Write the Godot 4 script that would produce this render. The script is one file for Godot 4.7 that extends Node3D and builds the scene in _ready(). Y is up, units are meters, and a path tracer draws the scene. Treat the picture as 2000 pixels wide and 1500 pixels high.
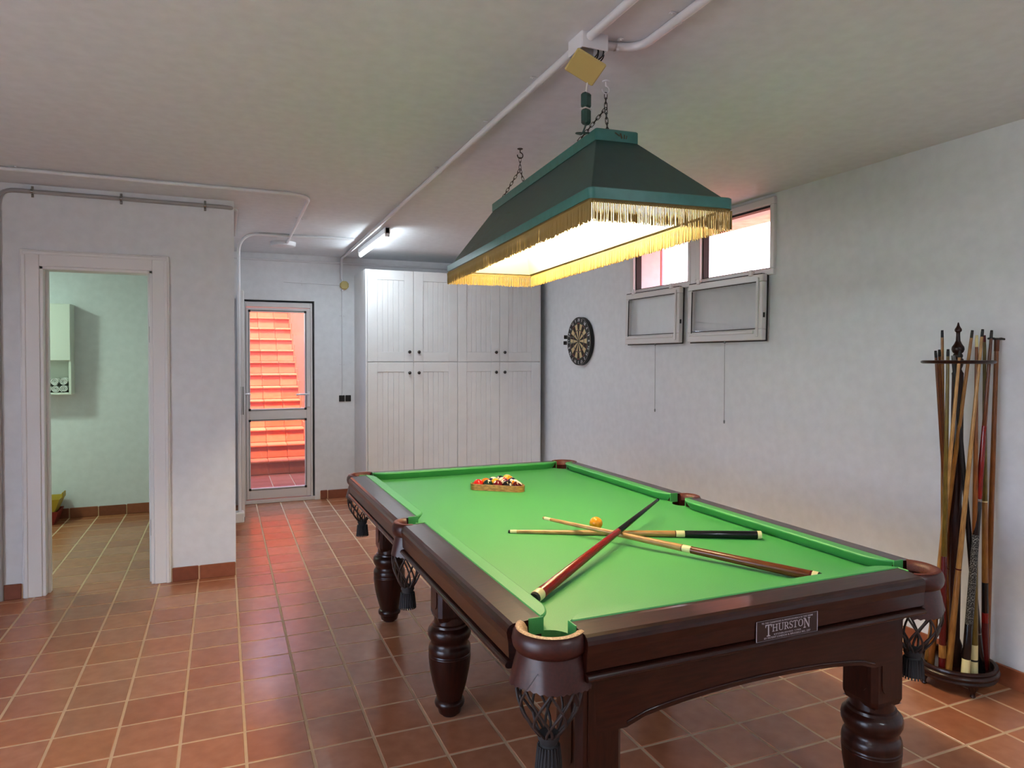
extends Node3D
# Games room in a basement: snooker table, canopy lamp, cue stand, cupboards, stairs behind a glass door.
const XR := 3.108      # right wall face
const XL := -3.0       # left wall face
const ZN := 2.4        # wall behind the camera
const ZP := -4.826     # face of the partition with the doorway
const ZB := -7.094     # back wall face
const HT := 2.414      # ceiling
const TS := 0.22       # tile pitch
var M := {}
var used := {}
var rng := RandomNumberGenerator.new()
var cam: Camera3D

func _ready() -> void:
	rng.seed = 71
	camera_and_light()
	materials()
	floors()
	shell()
	outside()
	stairs()
	doors()
	windows()
	conduits()
	ceiling_fittings()
	cupboards()
	utility_room()
	table()
	table_things()
	canopy_lamp()
	cue_stand()
	dart_board()

# ---------------------------------------------------------------- camera, sky, sun, exposure
func camera_and_light() -> void:
	cam = Camera3D.new()
	cam.name = "camera"
	cam.projection = Camera3D.PROJECTION_FRUSTUM
	cam.near = 0.05
	cam.far = 200.0
	cam.size = 0.05 * 1500.0 / 1355.758
	cam.frustum_offset = Vector2(0, -0.05 * 27.234 / 1355.758)
	cam.basis = Basis(Vector3.UP, -0.3944) * Basis(Vector3.RIGHT, -0.0174) * Basis(Vector3.BACK, 0.0012)
	cam.position = Vector3(0, 1.4078, 0)
	add_child(cam)
	cam.current = true
	var env := Environment.new()
	env.background_mode = Environment.BG_SKY
	var sky := Sky.new()
	var sm := ProceduralSkyMaterial.new()
	sm.sky_top_color = Color(0.54, 0.68, 0.88)
	sm.sky_horizon_color = Color(0.87, 0.90, 0.94)
	sm.ground_bottom_color = Color(0.45, 0.40, 0.36)
	sm.ground_horizon_color = Color(0.80, 0.80, 0.80)
	sm.sky_energy_multiplier = 3.2
	sky.sky_material = sm
	env.sky = sky
	env.ambient_light_source = Environment.AMBIENT_SOURCE_SKY
	env.tonemap_mode = Environment.TONE_MAPPER_LINEAR
	env.tonemap_exposure = 1.17
	env.sdfgi_enabled = true
	env.ssao_enabled = true
	env.ssil_enabled = true
	var we := WorldEnvironment.new()
	we.name = "world_environment"
	we.environment = env
	add_child(we)
	var sun := DirectionalLight3D.new()
	sun.name = "sun"
	sun.light_energy = 8.0
	sun.light_color = Color(1.0, 0.95, 0.87)
	sun.light_angular_distance = 12.0
	sun.shadow_enabled = true
	add_child(sun)
	sun.look_at_from_position(Vector3(-0.24, 0.86, 0.45), Vector3.ZERO)

# ---------------------------------------------------------------- helpers
func numbered(n: String) -> String:
	used[n] = used.get(n, -1) + 1
	return n if used[n] == 0 else "%s_%03d" % [n, used[n]]

func ST(flat := true) -> SurfaceTool:
	var st := SurfaceTool.new()
	st.begin(Mesh.PRIMITIVE_TRIANGLES)
	st.set_smooth_group(-1 if flat else 0)
	return st

func meshof(st: SurfaceTool) -> ArrayMesh:
	st.generate_normals()
	return st.commit()

func fin(st: SurfaceTool, n: String, m: Material, parent: Node3D = null) -> MeshInstance3D:
	return put(meshof(st), n, m, parent)

func put(me: Mesh, n: String, m: Material, parent: Node3D = null) -> MeshInstance3D:
	var o := MeshInstance3D.new()
	o.mesh = me
	o.material_override = m
	if parent == null:
		o.name = numbered(n)
		add_child(o)
	else:
		o.name = n
		parent.add_child(o, true)
	return o

func thing(n: String, label: String, cat: String, at := Vector3.ZERO, turn := 0.0, group := "") -> Node3D:
	var o := Node3D.new()
	o.name = numbered(n)
	add_child(o)
	o.position = at
	o.rotation.y = turn
	tag(o, label, cat, group)
	return o

func tag(o: Node, label: String, cat: String, group := "") -> void:
	o.set_meta("label", label)
	o.set_meta("category", cat)
	if group != "":
		o.set_meta("group", group)

func structure(o: Node, label := "", cat := "") -> void:
	o.set_meta("kind", "structure")
	if label != "":
		o.set_meta("label", label)
	if cat != "":
		o.set_meta("category", cat)

func q(st: SurfaceTool, a: Vector3, b: Vector3, c: Vector3, d: Vector3) -> void:
	for v in [a, c, b, a, d, c]:
		st.add_vertex(v)

func tri(st: SurfaceTool, a: Vector3, b: Vector3, c: Vector3) -> void:
	for v in [a, c, b]:
		st.add_vertex(v)

# box with chamfered edges
func bx(st: SurfaceTool, c: Vector3, s: Vector3, bev := 0.0, xf := Transform3D.IDENTITY) -> void:
	var h := s / 2.0
	st.set_smooth_group(-1)
	var b := minf(bev, minf(h.x, minf(h.y, h.z)) * 0.95)
	var P := func(x: float, y: float, z: float) -> Vector3: return xf * (c + Vector3(x, y, z))
	for ax in 3:
		for sg in [-1.0, 1.0]:
			var u := (ax + 1) % 3
			var w := (ax + 2) % 3
			var vs := []
			for k in [[-1, -1], [1, -1], [1, 1], [-1, 1]]:
				var v := Vector3.ZERO
				v[ax] = sg * h[ax]
				v[u] = k[0] * (h[u] - b)
				v[w] = k[1] * (h[w] - b)
				vs.append(P.call(v.x, v.y, v.z))
			if sg > 0: q(st, vs[0], vs[1], vs[2], vs[3])
			else: q(st, vs[3], vs[2], vs[1], vs[0])
	if b <= 0.0:
		return
	for ax in 3:
		var u := (ax + 1) % 3
		var w := (ax + 2) % 3
		for su in [-1.0, 1.0]:
			for sw in [-1.0, 1.0]:
				var vs := []
				for k in [[-1, 0], [1, 0], [1, 1], [-1, 1]]:
					var v := Vector3.ZERO
					v[ax] = k[0] * (h[ax] - b)
					v[u] = su * (h[u] - (b if k[1] == 1 else 0.0))
					v[w] = sw * (h[w] - (b if k[1] == 0 else 0.0))
					vs.append(P.call(v.x, v.y, v.z))
				if su * sw > 0: q(st, vs[3], vs[2], vs[1], vs[0])
				else: q(st, vs[0], vs[1], vs[2], vs[3])
	for sx in [-1.0, 1.0]:
		for sy in [-1.0, 1.0]:
			for sz in [-1.0, 1.0]:
				var a: Vector3 = P.call(sx * h.x, sy * (h.y - b), sz * (h.z - b))
				var d: Vector3 = P.call(sx * (h.x - b), sy * h.y, sz * (h.z - b))
				var e: Vector3 = P.call(sx * (h.x - b), sy * (h.y - b), sz * h.z)
				if sx * sy * sz > 0: tri(st, a, d, e)
				else: tri(st, a, e, d)

func bb(st: SurfaceTool, x0: float, x1: float, y0: float, y1: float, z0: float, z1: float, bev := 0.0) -> void:
	bx(st, Vector3(x0 + x1, y0 + y1, z0 + z1) / 2.0, Vector3(absf(x1 - x0), absf(y1 - y0), absf(z1 - z0)), bev)

# surface of revolution about local y; prof = [Vector2(r, y)...] from bottom to top on the outside
func lathe(st: SurfaceTool, prof: Array, segs := 24, xf := Transform3D.IDENTITY, a0 := 0.0, a1 := TAU) -> void:
	var grp := 1
	for i in prof.size() - 1:
		var p: Vector2 = prof[i]
		var r: Vector2 = prof[i + 1]
		if i > 0:
			var o: Vector2 = prof[i - 1]
			if absf((p - o).angle_to(r - p)) > 0.7:
				grp += 1
		st.set_smooth_group(grp)
		for k in segs:
			var t0 := a0 + (a1 - a0) * k / segs
			var t1 := a0 + (a1 - a0) * (k + 1) / segs
			var A := xf * Vector3(p.x * cos(t0), p.y, p.x * sin(t0))
			var B := xf * Vector3(p.x * cos(t1), p.y, p.x * sin(t1))
			var C := xf * Vector3(r.x * cos(t1), r.y, r.x * sin(t1))
			var D := xf * Vector3(r.x * cos(t0), r.y, r.x * sin(t0))
			if p.x < 1e-6: tri(st, A, D, C)
			elif r.x < 1e-6: tri(st, A, D, B)
			else: q(st, A, D, C, B)

# tube along points; rad is a number or an array
func tube(st: SurfaceTool, pts: Array, rad, sides := 8, closed := false, caps := true) -> void:
	var n := pts.size()
	var rings := []
	var up := Vector3.UP
	var t0: Vector3 = ((pts[1] as Vector3) - (pts[0] as Vector3)).normalized()
	if absf(t0.dot(up)) > 0.9: up = Vector3.RIGHT
	var nrm := (up - t0 * up.dot(t0)).normalized()
	for i in n:
		var a: Vector3 = pts[(i - 1 + n) % n] if closed else pts[maxi(i - 1, 0)]
		var b: Vector3 = pts[(i + 1) % n] if closed else pts[mini(i + 1, n - 1)]
		var t := (b - a).normalized()
		nrm = (nrm - t * nrm.dot(t)).normalized()
		var bi := t.cross(nrm)
		var r: float = rad[i] if rad is Array else rad
		var ring := []
		for k in sides:
			var an := TAU * k / sides
			ring.append((pts[i] as Vector3) + (nrm * cos(an) + bi * sin(an)) * r)
		rings.append(ring)
	st.set_smooth_group(20)
	for i in (n if closed else n - 1):
		var A: Array = rings[i]
		var B: Array = rings[(i + 1) % n]
		for k in sides:
			var k2 := (k + 1) % sides
			q(st, A[k], A[k2], B[k2], B[k])
	if caps and not closed:
		st.set_smooth_group(-1)
		for k in sides:
			var k2 := (k + 1) % sides
			tri(st, pts[0], rings[0][k2], rings[0][k])
			tri(st, pts[n - 1], rings[n - 1][k], rings[n - 1][k2])

# prism: polygon in xy, from z0 to z1, placed by xf
func prism(st: SurfaceTool, poly: PackedVector2Array, z0: float, z1: float, xf := Transform3D.IDENTITY, smooth := false) -> void:
	if Geometry2D.is_polygon_clockwise(poly):
		poly = poly.duplicate()
		poly.reverse()
	# Godot calls a polygon clockwise in y-down axes; make the order counterclockwise in y-up axes by area
	var area := 0.0
	for i in poly.size():
		var a := poly[i]
		var b := poly[(i + 1) % poly.size()]
		area += a.x * b.y - b.x * a.y
	if area < 0:
		poly = poly.duplicate()
		poly.reverse()
	var trs := Geometry2D.triangulate_polygon(poly)
	st.set_smooth_group(-1)
	for i in range(0, trs.size(), 3):
		var a := poly[trs[i]]
		var b := poly[trs[i + 1]]
		var c := poly[trs[i + 2]]
		if (b - a).cross(c - a) < 0:
			var t := b
			b = c
			c = t
		tri(st, xf * Vector3(a.x, a.y, z1), xf * Vector3(b.x, b.y, z1), xf * Vector3(c.x, c.y, z1))
		tri(st, xf * Vector3(a.x, a.y, z0), xf * Vector3(c.x, c.y, z0), xf * Vector3(b.x, b.y, z0))
	if smooth: st.set_smooth_group(30)
	for i in poly.size():
		var a := poly[i]
		var b := poly[(i + 1) % poly.size()]
		q(st, xf * Vector3(a.x, a.y, z0), xf * Vector3(b.x, b.y, z0), xf * Vector3(b.x, b.y, z1), xf * Vector3(a.x, a.y, z1))

# transform whose local y runs from a to b
func along(a: Vector3, b: Vector3) -> Transform3D:
	var y := (b - a).normalized()
	var x := y.cross(Vector3(0.31, 0.2, 0.93)).normalized()
	return Transform3D(Basis(x, y, x.cross(y)), a)

func arc(c: Vector3, r: float, u: Vector3, v: Vector3, a0: float, a1: float, n: int) -> Array:
	var out := []
	for i in n + 1:
		var t := a0 + (a1 - a0) * i / n
		out.append(c + (u * cos(t) + v * sin(t)) * r)
	return out

# ---------------------------------------------------------------- materials
func noise_tex(freq: float, lo: Color, hi: Color, seed_: int, size := 512, oct := 4, normal := false, stretch := 1.0) -> NoiseTexture2D:
	var n := FastNoiseLite.new()
	n.noise_type = FastNoiseLite.TYPE_SIMPLEX_SMOOTH
	n.frequency = freq
	n.seed = seed_
	n.fractal_octaves = oct
	var t := NoiseTexture2D.new()
	t.width = size
	t.height = int(size / stretch)
	t.seamless = true
	t.noise = n
	if normal:
		t.as_normal_map = true
		t.bump_strength = 4.0
	else:
		var g := Gradient.new()
		g.set_color(0, lo)
		g.set_color(1, hi)
		t.color_ramp = g
	return t

func mat(c: Color, rough := 0.5, metal := 0.0, spec := 0.5) -> StandardMaterial3D:
	var m := StandardMaterial3D.new()
	m.albedo_color = c
	m.roughness = rough
	m.metallic = metal
	m.metallic_specular = spec
	return m

func tri_tex(m: StandardMaterial3D, t: Texture2D, sc: Vector3, world := true) -> StandardMaterial3D:
	m.albedo_texture = t
	m.uv1_triplanar = true
	m.uv1_world_triplanar = world
	m.uv1_scale = sc
	return m

func bump(m: StandardMaterial3D, t: Texture2D, cm: float, sc := Vector3.ZERO, world := true) -> void:
	m.heightmap_enabled = true
	m.heightmap_texture = t
	m.heightmap_scale = cm
	if sc != Vector3.ZERO:
		m.uv1_triplanar = true
		m.uv1_world_triplanar = world
		m.uv1_scale = sc

func materials() -> void:
	var soft := noise_tex(0.012, Color(0.96, 0.96, 0.96), Color(1, 1, 1), 3)
	var grain := noise_tex(0.06, Color(0, 0, 0), Color(1, 1, 1), 5, 512, 5)
	# painted plaster
	M.wall = tri_tex(mat(Color(0.89, 0.895, 0.905), 0.75, 0, 0.35), soft, Vector3(0.5, 0.5, 0.5))
	bump(M.wall, grain, 0.025, Vector3(1.6, 1.6, 1.6))
	M.ceil = tri_tex(mat(Color(0.89, 0.90, 0.915), 0.85, 0, 0.3), soft, Vector3(0.5, 0.5, 0.5))
	bump(M.ceil, grain, 0.02, Vector3(1.8, 1.8, 1.8))
	M.white_wood = mat(Color(0.90, 0.89, 0.885), 0.45)
	# terracotta
	var mott := noise_tex(0.018, Color(0.90, 0.885, 0.86), Color(1, 1, 1), 11, 512, 5)
	var rgh := noise_tex(0.012, Color(0.88, 0.88, 0.88), Color(1, 1, 1), 13, 512, 3)
	var relief := noise_tex(0.010, Color(0, 0, 0), Color(1, 1, 1), 17, 512, 3)
	M.tiles = []
	for c in [Color(0.72, 0.46, 0.33), Color(0.69, 0.425, 0.30), Color(0.74, 0.49, 0.36), Color(0.70, 0.46, 0.34), Color(0.73, 0.46, 0.31)]:
		var m := tri_tex(mat(c, 0.25), mott, Vector3(1.3, 1.3, 1.3))
		m.roughness_texture = rgh
		m.roughness_texture_channel = BaseMaterial3D.TEXTURE_CHANNEL_RED
		bump(m, relief, 0.03, Vector3(1.3, 1.3, 1.3))
		M.tiles.append(m)
	M.grout = tri_tex(mat(Color(0.84, 0.70, 0.56), 0.85, 0, 0.3), soft, Vector3(3, 3, 3))
	M.skirting = []
	for c in [Color(0.56, 0.31, 0.20), Color(0.60, 0.34, 0.23), Color(0.52, 0.28, 0.19)]:
		M.skirting.append(tri_tex(mat(c, 0.4), mott, Vector3(2, 2, 2)))
	M.brick = []
	for c in [Color(0.75, 0.345, 0.235), Color(0.72, 0.315, 0.21), Color(0.77, 0.375, 0.26)]:
		M.brick.append(tri_tex(mat(c, 0.75, 0, 0.3), mott, Vector3(1.6, 1.6, 1.6)))
	M.paving = tri_tex(mat(Color(0.86, 0.50, 0.38), 0.8, 0, 0.3), mott, Vector3(1.6, 1.6, 1.6))
	M.brick_joint = mat(Color(0.66, 0.36, 0.27), 0.9)
	M.peach = tri_tex(mat(Color(0.58, 0.325, 0.23), 0.9, 0, 0.2), soft, Vector3(1, 1, 1))
	M.pier = tri_tex(mat(Color(0.60, 0.235, 0.15), 0.85, 0, 0.3), mott, Vector3(2, 2, 2))
	M.stucco = tri_tex(mat(Color(0.93, 0.92, 0.90), 0.9, 0, 0.2), noise_tex(0.02, Color(0.86, 0.80, 0.77), Color(1, 1, 1), 23, 512, 5), Vector3(0.7, 0.7, 0.7))
	M.stone = mat(Color(0.80, 0.77, 0.72), 0.9, 0, 0.2)
	# metals, plastics
	M.alu = mat(Color(0.84, 0.825, 0.82), 0.30, 0.0)
	M.alu_dark = mat(Color(0.50, 0.51, 0.50), 0.35, 0.7)
	M.steel = mat(Color(0.62, 0.62, 0.60), 0.25, 0.9)
	M.knob = mat(Color(0.30, 0.29, 0.28), 0.25, 0.8)
	M.black = mat(Color(0.06, 0.055, 0.055), 0.5)
	M.seal = mat(Color(0.10, 0.065, 0.06), 0.7)
	M.pvc = mat(Color(0.86, 0.86, 0.87), 0.4)
	M.pvc_grey = mat(Color(0.62, 0.61, 0.60), 0.45)
	M.yellowed = mat(Color(0.74, 0.66, 0.40), 0.55)
	M.glass = mat(Color(1, 1, 1, 0.05), 0.02)
	M.glass.transparency = BaseMaterial3D.TRANSPARENCY_ALPHA
	M.cord = mat(Color(0.85, 0.84, 0.82), 0.6)
	M.cupboard = tri_tex(mat(Color(0.90, 0.90, 0.895), 0.35), noise_tex(0.01, Color(0.97, 0.97, 0.97), Color(1, 1, 1), 29), Vector3(1, 1, 1))
	M.laminate = mat(Color(0.87, 0.88, 0.84), 0.5)
	M.towel = mat(Color(0.93, 0.93, 0.92), 0.95, 0, 0.2)
	bump(M.towel, grain, 0.25, Vector3(6, 6, 6))
	M.tub_red = mat(Color(0.50, 0.12, 0.10), 0.5)
	M.tub_yellow = mat(Color(0.70, 0.58, 0.16), 0.5)
	# timber
	var wood := noise_tex(0.02, Color(0.62, 0.55, 0.50), Color(1, 1, 1), 31, 512, 5)
	M.mahogany = tri_tex(mat(Color(0.21, 0.085, 0.055), 0.34, 0, 0.3), wood, Vector3(0.9, 7, 7), false)
	M.mahogany.clearcoat_enabled = true
	M.mahogany.clearcoat = 0.42
	M.mahogany.clearcoat_roughness = 0.08
	M.mahogany_turned = tri_tex(mat(Color(0.20, 0.082, 0.053), 0.34, 0, 0.3), wood, Vector3(7, 0.9, 7), false)
	M.mahogany_turned.clearcoat_enabled = true
	M.mahogany_turned.clearcoat = 0.4
	M.mahogany_turned.clearcoat_roughness = 0.2
	M.leather = tri_tex(mat(Color(0.28, 0.11, 0.085), 0.38), wood, Vector3(9, 9, 9), false)
	M.worn_leather = tri_tex(mat(Color(0.86, 0.70, 0.52), 0.5), wood, Vector3(14, 14, 14), false)
	M.lip_leather = tri_tex(mat(Color(0.42, 0.19, 0.14), 0.5), wood, Vector3(14, 14, 14), false)
	M.net = mat(Color(0.17, 0.115, 0.10), 0.6)
	M.tassel = mat(Color(0.13, 0.12, 0.125), 0.8)
	M.baize = tri_tex(mat(Color(0.262, 0.61, 0.315), 0.48, 0, 0.55), noise_tex(0.05, Color(0.90, 0.93, 0.90), Color(1, 1, 1), 37), Vector3(1.2, 1.2, 1.2))
	M.baize.rim_enabled = true
	M.baize.rim = 0.25
	M.baize.rim_tint = 0.7
	bump(M.baize, grain, 0.02, Vector3(8, 8, 8))
	M.plate = mat(Color(0.16, 0.09, 0.075), 0.35)
	M.silver_print = mat(Color(0.72, 0.70, 0.72), 0.4, 0.2)
	M.maple = tri_tex(mat(Color(0.84, 0.66, 0.40), 0.30), wood, Vector3(20, 1.5, 20), false)
	M.ash = tri_tex(mat(Color(0.70, 0.50, 0.24), 0.32), wood, Vector3(20, 1.5, 20), false)
	M.tan_wood = tri_tex(mat(Color(0.60, 0.36, 0.15), 0.30), wood, Vector3(20, 1.5, 20), false)
	M.brown_wood = tri_tex(mat(Color(0.48, 0.26, 0.11), 0.28), wood, Vector3(20, 1.5, 20), false)
	M.olive_wood = tri_tex(mat(Color(0.50, 0.43, 0.17), 0.32), wood, Vector3(20, 1.5, 20), false)
	M.red_stain = tri_tex(mat(Color(0.60, 0.09, 0.075), 0.18), wood, Vector3(20, 1.5, 20), false)
	M.dark_red = mat(Color(0.33, 0.06, 0.06), 0.25)
	M.black_gloss = mat(Color(0.055, 0.055, 0.07), 0.18)
	M.ivory = mat(Color(0.90, 0.85, 0.62), 0.35)
	M.rubber = mat(Color(0.10, 0.10, 0.09), 0.8)
	M.tip = mat(Color(0.15, 0.14, 0.14), 0.85)
	var sp := noise_tex(0.09, Color(0.03, 0.03, 0.035), Color(0.62, 0.62, 0.60), 41, 256, 2)
	(sp.color_ramp as Gradient).set_offset(0, 0.52)
	(sp.color_ramp as Gradient).set_offset(1, 0.66)
	M.speckled = tri_tex(mat(Color(1, 1, 1), 0.7), sp, Vector3(7, 7, 7), false)
	M.beech = tri_tex(mat(Color(0.80, 0.60, 0.30), 0.4), wood, Vector3(3, 8, 3), false)
	# lamp
	M.lamp_green = tri_tex(mat(Color(0.15, 0.29, 0.265), 0.42), noise_tex(0.02, Color(0.86, 0.86, 0.84), Color(1, 1, 1), 43), Vector3(2, 2, 2), false)
	M.lamp_trim = tri_tex(mat(Color(0.22, 0.46, 0.43), 0.38), noise_tex(0.02, Color(0.88, 0.88, 0.86), Color(1, 1, 1), 47), Vector3(2, 2, 2), false)
	M.lamp_inside = mat(Color(0.88, 0.84, 0.72), 0.8)
	M.fringe = mat(Color(0.55, 0.45, 0.20), 0.5)
	M.braid = tri_tex(mat(Color(0.42, 0.34, 0.10), 0.6), rgh, Vector3(20, 20, 20), false)
	M.chain = mat(Color(0.13, 0.12, 0.10), 0.45, 0.6)
	M.worn_print = mat(Color(0.42, 0.44, 0.38), 0.55)
	M.bulb = glow(Color(1.0, 0.86, 0.62), 14.0)
	M.tube_light = glow(Color(0.92, 0.97, 1.0), 46.0)
	M.utility_glow = glow(Color(0.86, 1.0, 0.90), 6.0)

func glow(c: Color, e: float) -> StandardMaterial3D:
	var m := mat(Color(0.9, 0.9, 0.9), 0.4)
	m.emission_enabled = true
	m.emission = c
	m.emission_energy_multiplier = e
	return m

# ---------------------------------------------------------------- floor tiles
func tile_mesh(w: float, d: float, t := 0.012) -> ArrayMesh:
	var st := ST()
	var e := 0.0022
	var a := w / 2.0
	var b := d / 2.0
	q(st, Vector3(-a + e, 0, b - e), Vector3(a - e, 0, b - e), Vector3(a - e, 0, -b + e), Vector3(-a + e, 0, -b + e))
	var top := [Vector3(-a + e, 0, b - e), Vector3(a - e, 0, b - e), Vector3(a - e, 0, -b + e), Vector3(-a + e, 0, -b + e)]
	var mid := [Vector3(-a, -e, b), Vector3(a, -e, b), Vector3(a, -e, -b), Vector3(-a, -e, -b)]
	for k in 4:
		var k2 := (k + 1) % 4
		q(st, mid[k], mid[k2], top[k2], top[k])
		var d0: Vector3 = mid[k] + Vector3.DOWN * (t - e)
		var d1: Vector3 = mid[k2] + Vector3.DOWN * (t - e)
		q(st, d0, d1, mid[k2], mid[k])
	return meshof(st)

func seen(p: Vector3) -> Vector2:
	var v := cam.transform.affine_inverse() * p
	if v.z > -0.2: return Vector2(-9999, -9999)
	return Vector2(1000 + 1355.758 * v.x / -v.z, 722.77 - 1355.758 * v.y / -v.z)

func floors() -> void:
	var st := ST()
	bb(st, XL, XR + 0.2, -0.20, -0.0016, ZB - 0.25, ZN + 0.1)
	var fl := fin(st, "floor", M.grout)
	structure(fl)
	var rects := [[XL, XR, ZP, ZN], [0.07, XR, ZB, ZP], [-0.99, -0.40, ZP - 0.13, ZP], [-2.7, -0.05, ZB, ZP - 0.13]]
	var list := []
	for c in range(-9, 21):
		for r in range(-14, 32):
			var x0 := (c - 5.6916) * TS + 0.0048
			var x1 := x0 + TS - 0.0096
			var z0 := (r - 19.6196) * TS + 0.0048
			var z1 := z0 + TS - 0.0096
			for R in rects:
				var a := maxf(x0, R[0])
				var b := minf(x1, R[1])
				var d := maxf(z0, R[2])
				var e := minf(z1, R[3])
				if b - a < 0.012 or e - d < 0.012: continue
				var ctr := Vector3((a + b) / 2, 0, (d + e) / 2)
				var px := seen(ctr)
				var score := -1.0
				if px.x > -80 and px.x < 2080 and px.y < 1560 and px.y > 900:
					score = (b - a) * (e - d) / pow(ctr.distance_to(cam.position), 3)
					var under := PackedVector2Array([Vector2(690, 960), Vector2(1105, 900), Vector2(1870, 1120), Vector2(1770, 1240), Vector2(1200, 1330), Vector2(1035, 1330)])
					if Geometry2D.is_point_in_polygon(px, under): score *= 0.02
					if ctr.z < ZP and ctr.x < -0.05 and (px.x < 75 or px.x > 305): score *= 0.02
				list.append([score, ctr, b - a, e - d])
	list.sort_custom(func(p, s): return p[0] > s[0] or (p[0] == s[0] and (p[1].x < s[1].x or (p[1].x == s[1].x and p[1].z < s[1].z))))
	var full := tile_mesh(TS - 0.0096, TS - 0.0096)
	var rest := []
	for k in 5:
		var s := SurfaceTool.new()
		s.begin(Mesh.PRIMITIVE_TRIANGLES)
		rest.append(s)
	var n := 0
	for t in list:
		var me := full if absf(t[2] - TS + 0.0096) < 1e-4 and absf(t[3] - TS + 0.0096) < 1e-4 else tile_mesh(t[2], t[3])
		var k := rng.randi() % 5
		var tilt := Basis(Vector3.RIGHT, rng.randf_range(-0.0015, 0.0015)) * Basis(Vector3.BACK, rng.randf_range(-0.0015, 0.0015))
		var xf := Transform3D(tilt, t[1] + Vector3(0, rng.randf_range(-0.0003, 0.0003), 0))
		if n < 300:
			var o := put(me, "tile", M.tiles[k], fl)
			o.transform = xf
		else:
			(rest[k] as SurfaceTool).append_from(me, 0, xf)
		n += 1
	var field := ArrayMesh.new()
	for k in 5:
		(rest[k] as SurfaceTool).commit(field)
	var fo := MeshInstance3D.new()
	fo.name = "tile_field"
	fo.mesh = field
	for k in 5: fo.set_surface_override_material(k, M.tiles[k])
	fo.set_meta("kind", "stuff")
	fl.add_child(fo)

# ---------------------------------------------------------------- walls, ceiling, baseboards
func wall(n: String, boxes: Array, m: Material) -> MeshInstance3D:
	var st := ST()
	for b in boxes:
		bb(st, b[0], b[1], b[2], b[3], b[4], b[5])
	var o := fin(st, n, m)
	structure(o)
	return o

func baseboard(n: String, a: Vector3, b: Vector3, out_: Vector3, first: float, h := 0.088) -> void:
	# a to b along the foot of a wall, out_ points into the room; first = length of the first piece
	var st := ST()
	var dir := (b - a).normalized()
	var L := a.distance_to(b)
	var mid := (a + b) / 2
	var rot := Basis(dir, Vector3.UP, dir.cross(Vector3.UP))
	bx(st, Vector3.ZERO, Vector3(L, h - 0.006, 0.008), 0, Transform3D(rot, mid + out_ * 0.004 + Vector3(0, (h - 0.006) / 2, 0)))
	var o := fin(st, n, M.grout)
	structure(o)
	var s := 0.0
	var e := first
	while s < L - 0.01:
		e = minf(e, L)
		var w := e - s - 0.009
		if w > 0.015:
			var t := ST()
			bx(t, Vector3.ZERO, Vector3(w, h, 0.012), 0.003)
			var p := fin(t, "tile", M.skirting[rng.randi() % 3], o)
			p.transform = Transform3D(rot, a + dir * ((s + e) / 2) + out_ * 0.008 + Vector3(0, h / 2 + rng.randf_range(-0.0015, 0.0015), 0))
		s = e
		e = s + TS

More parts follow.
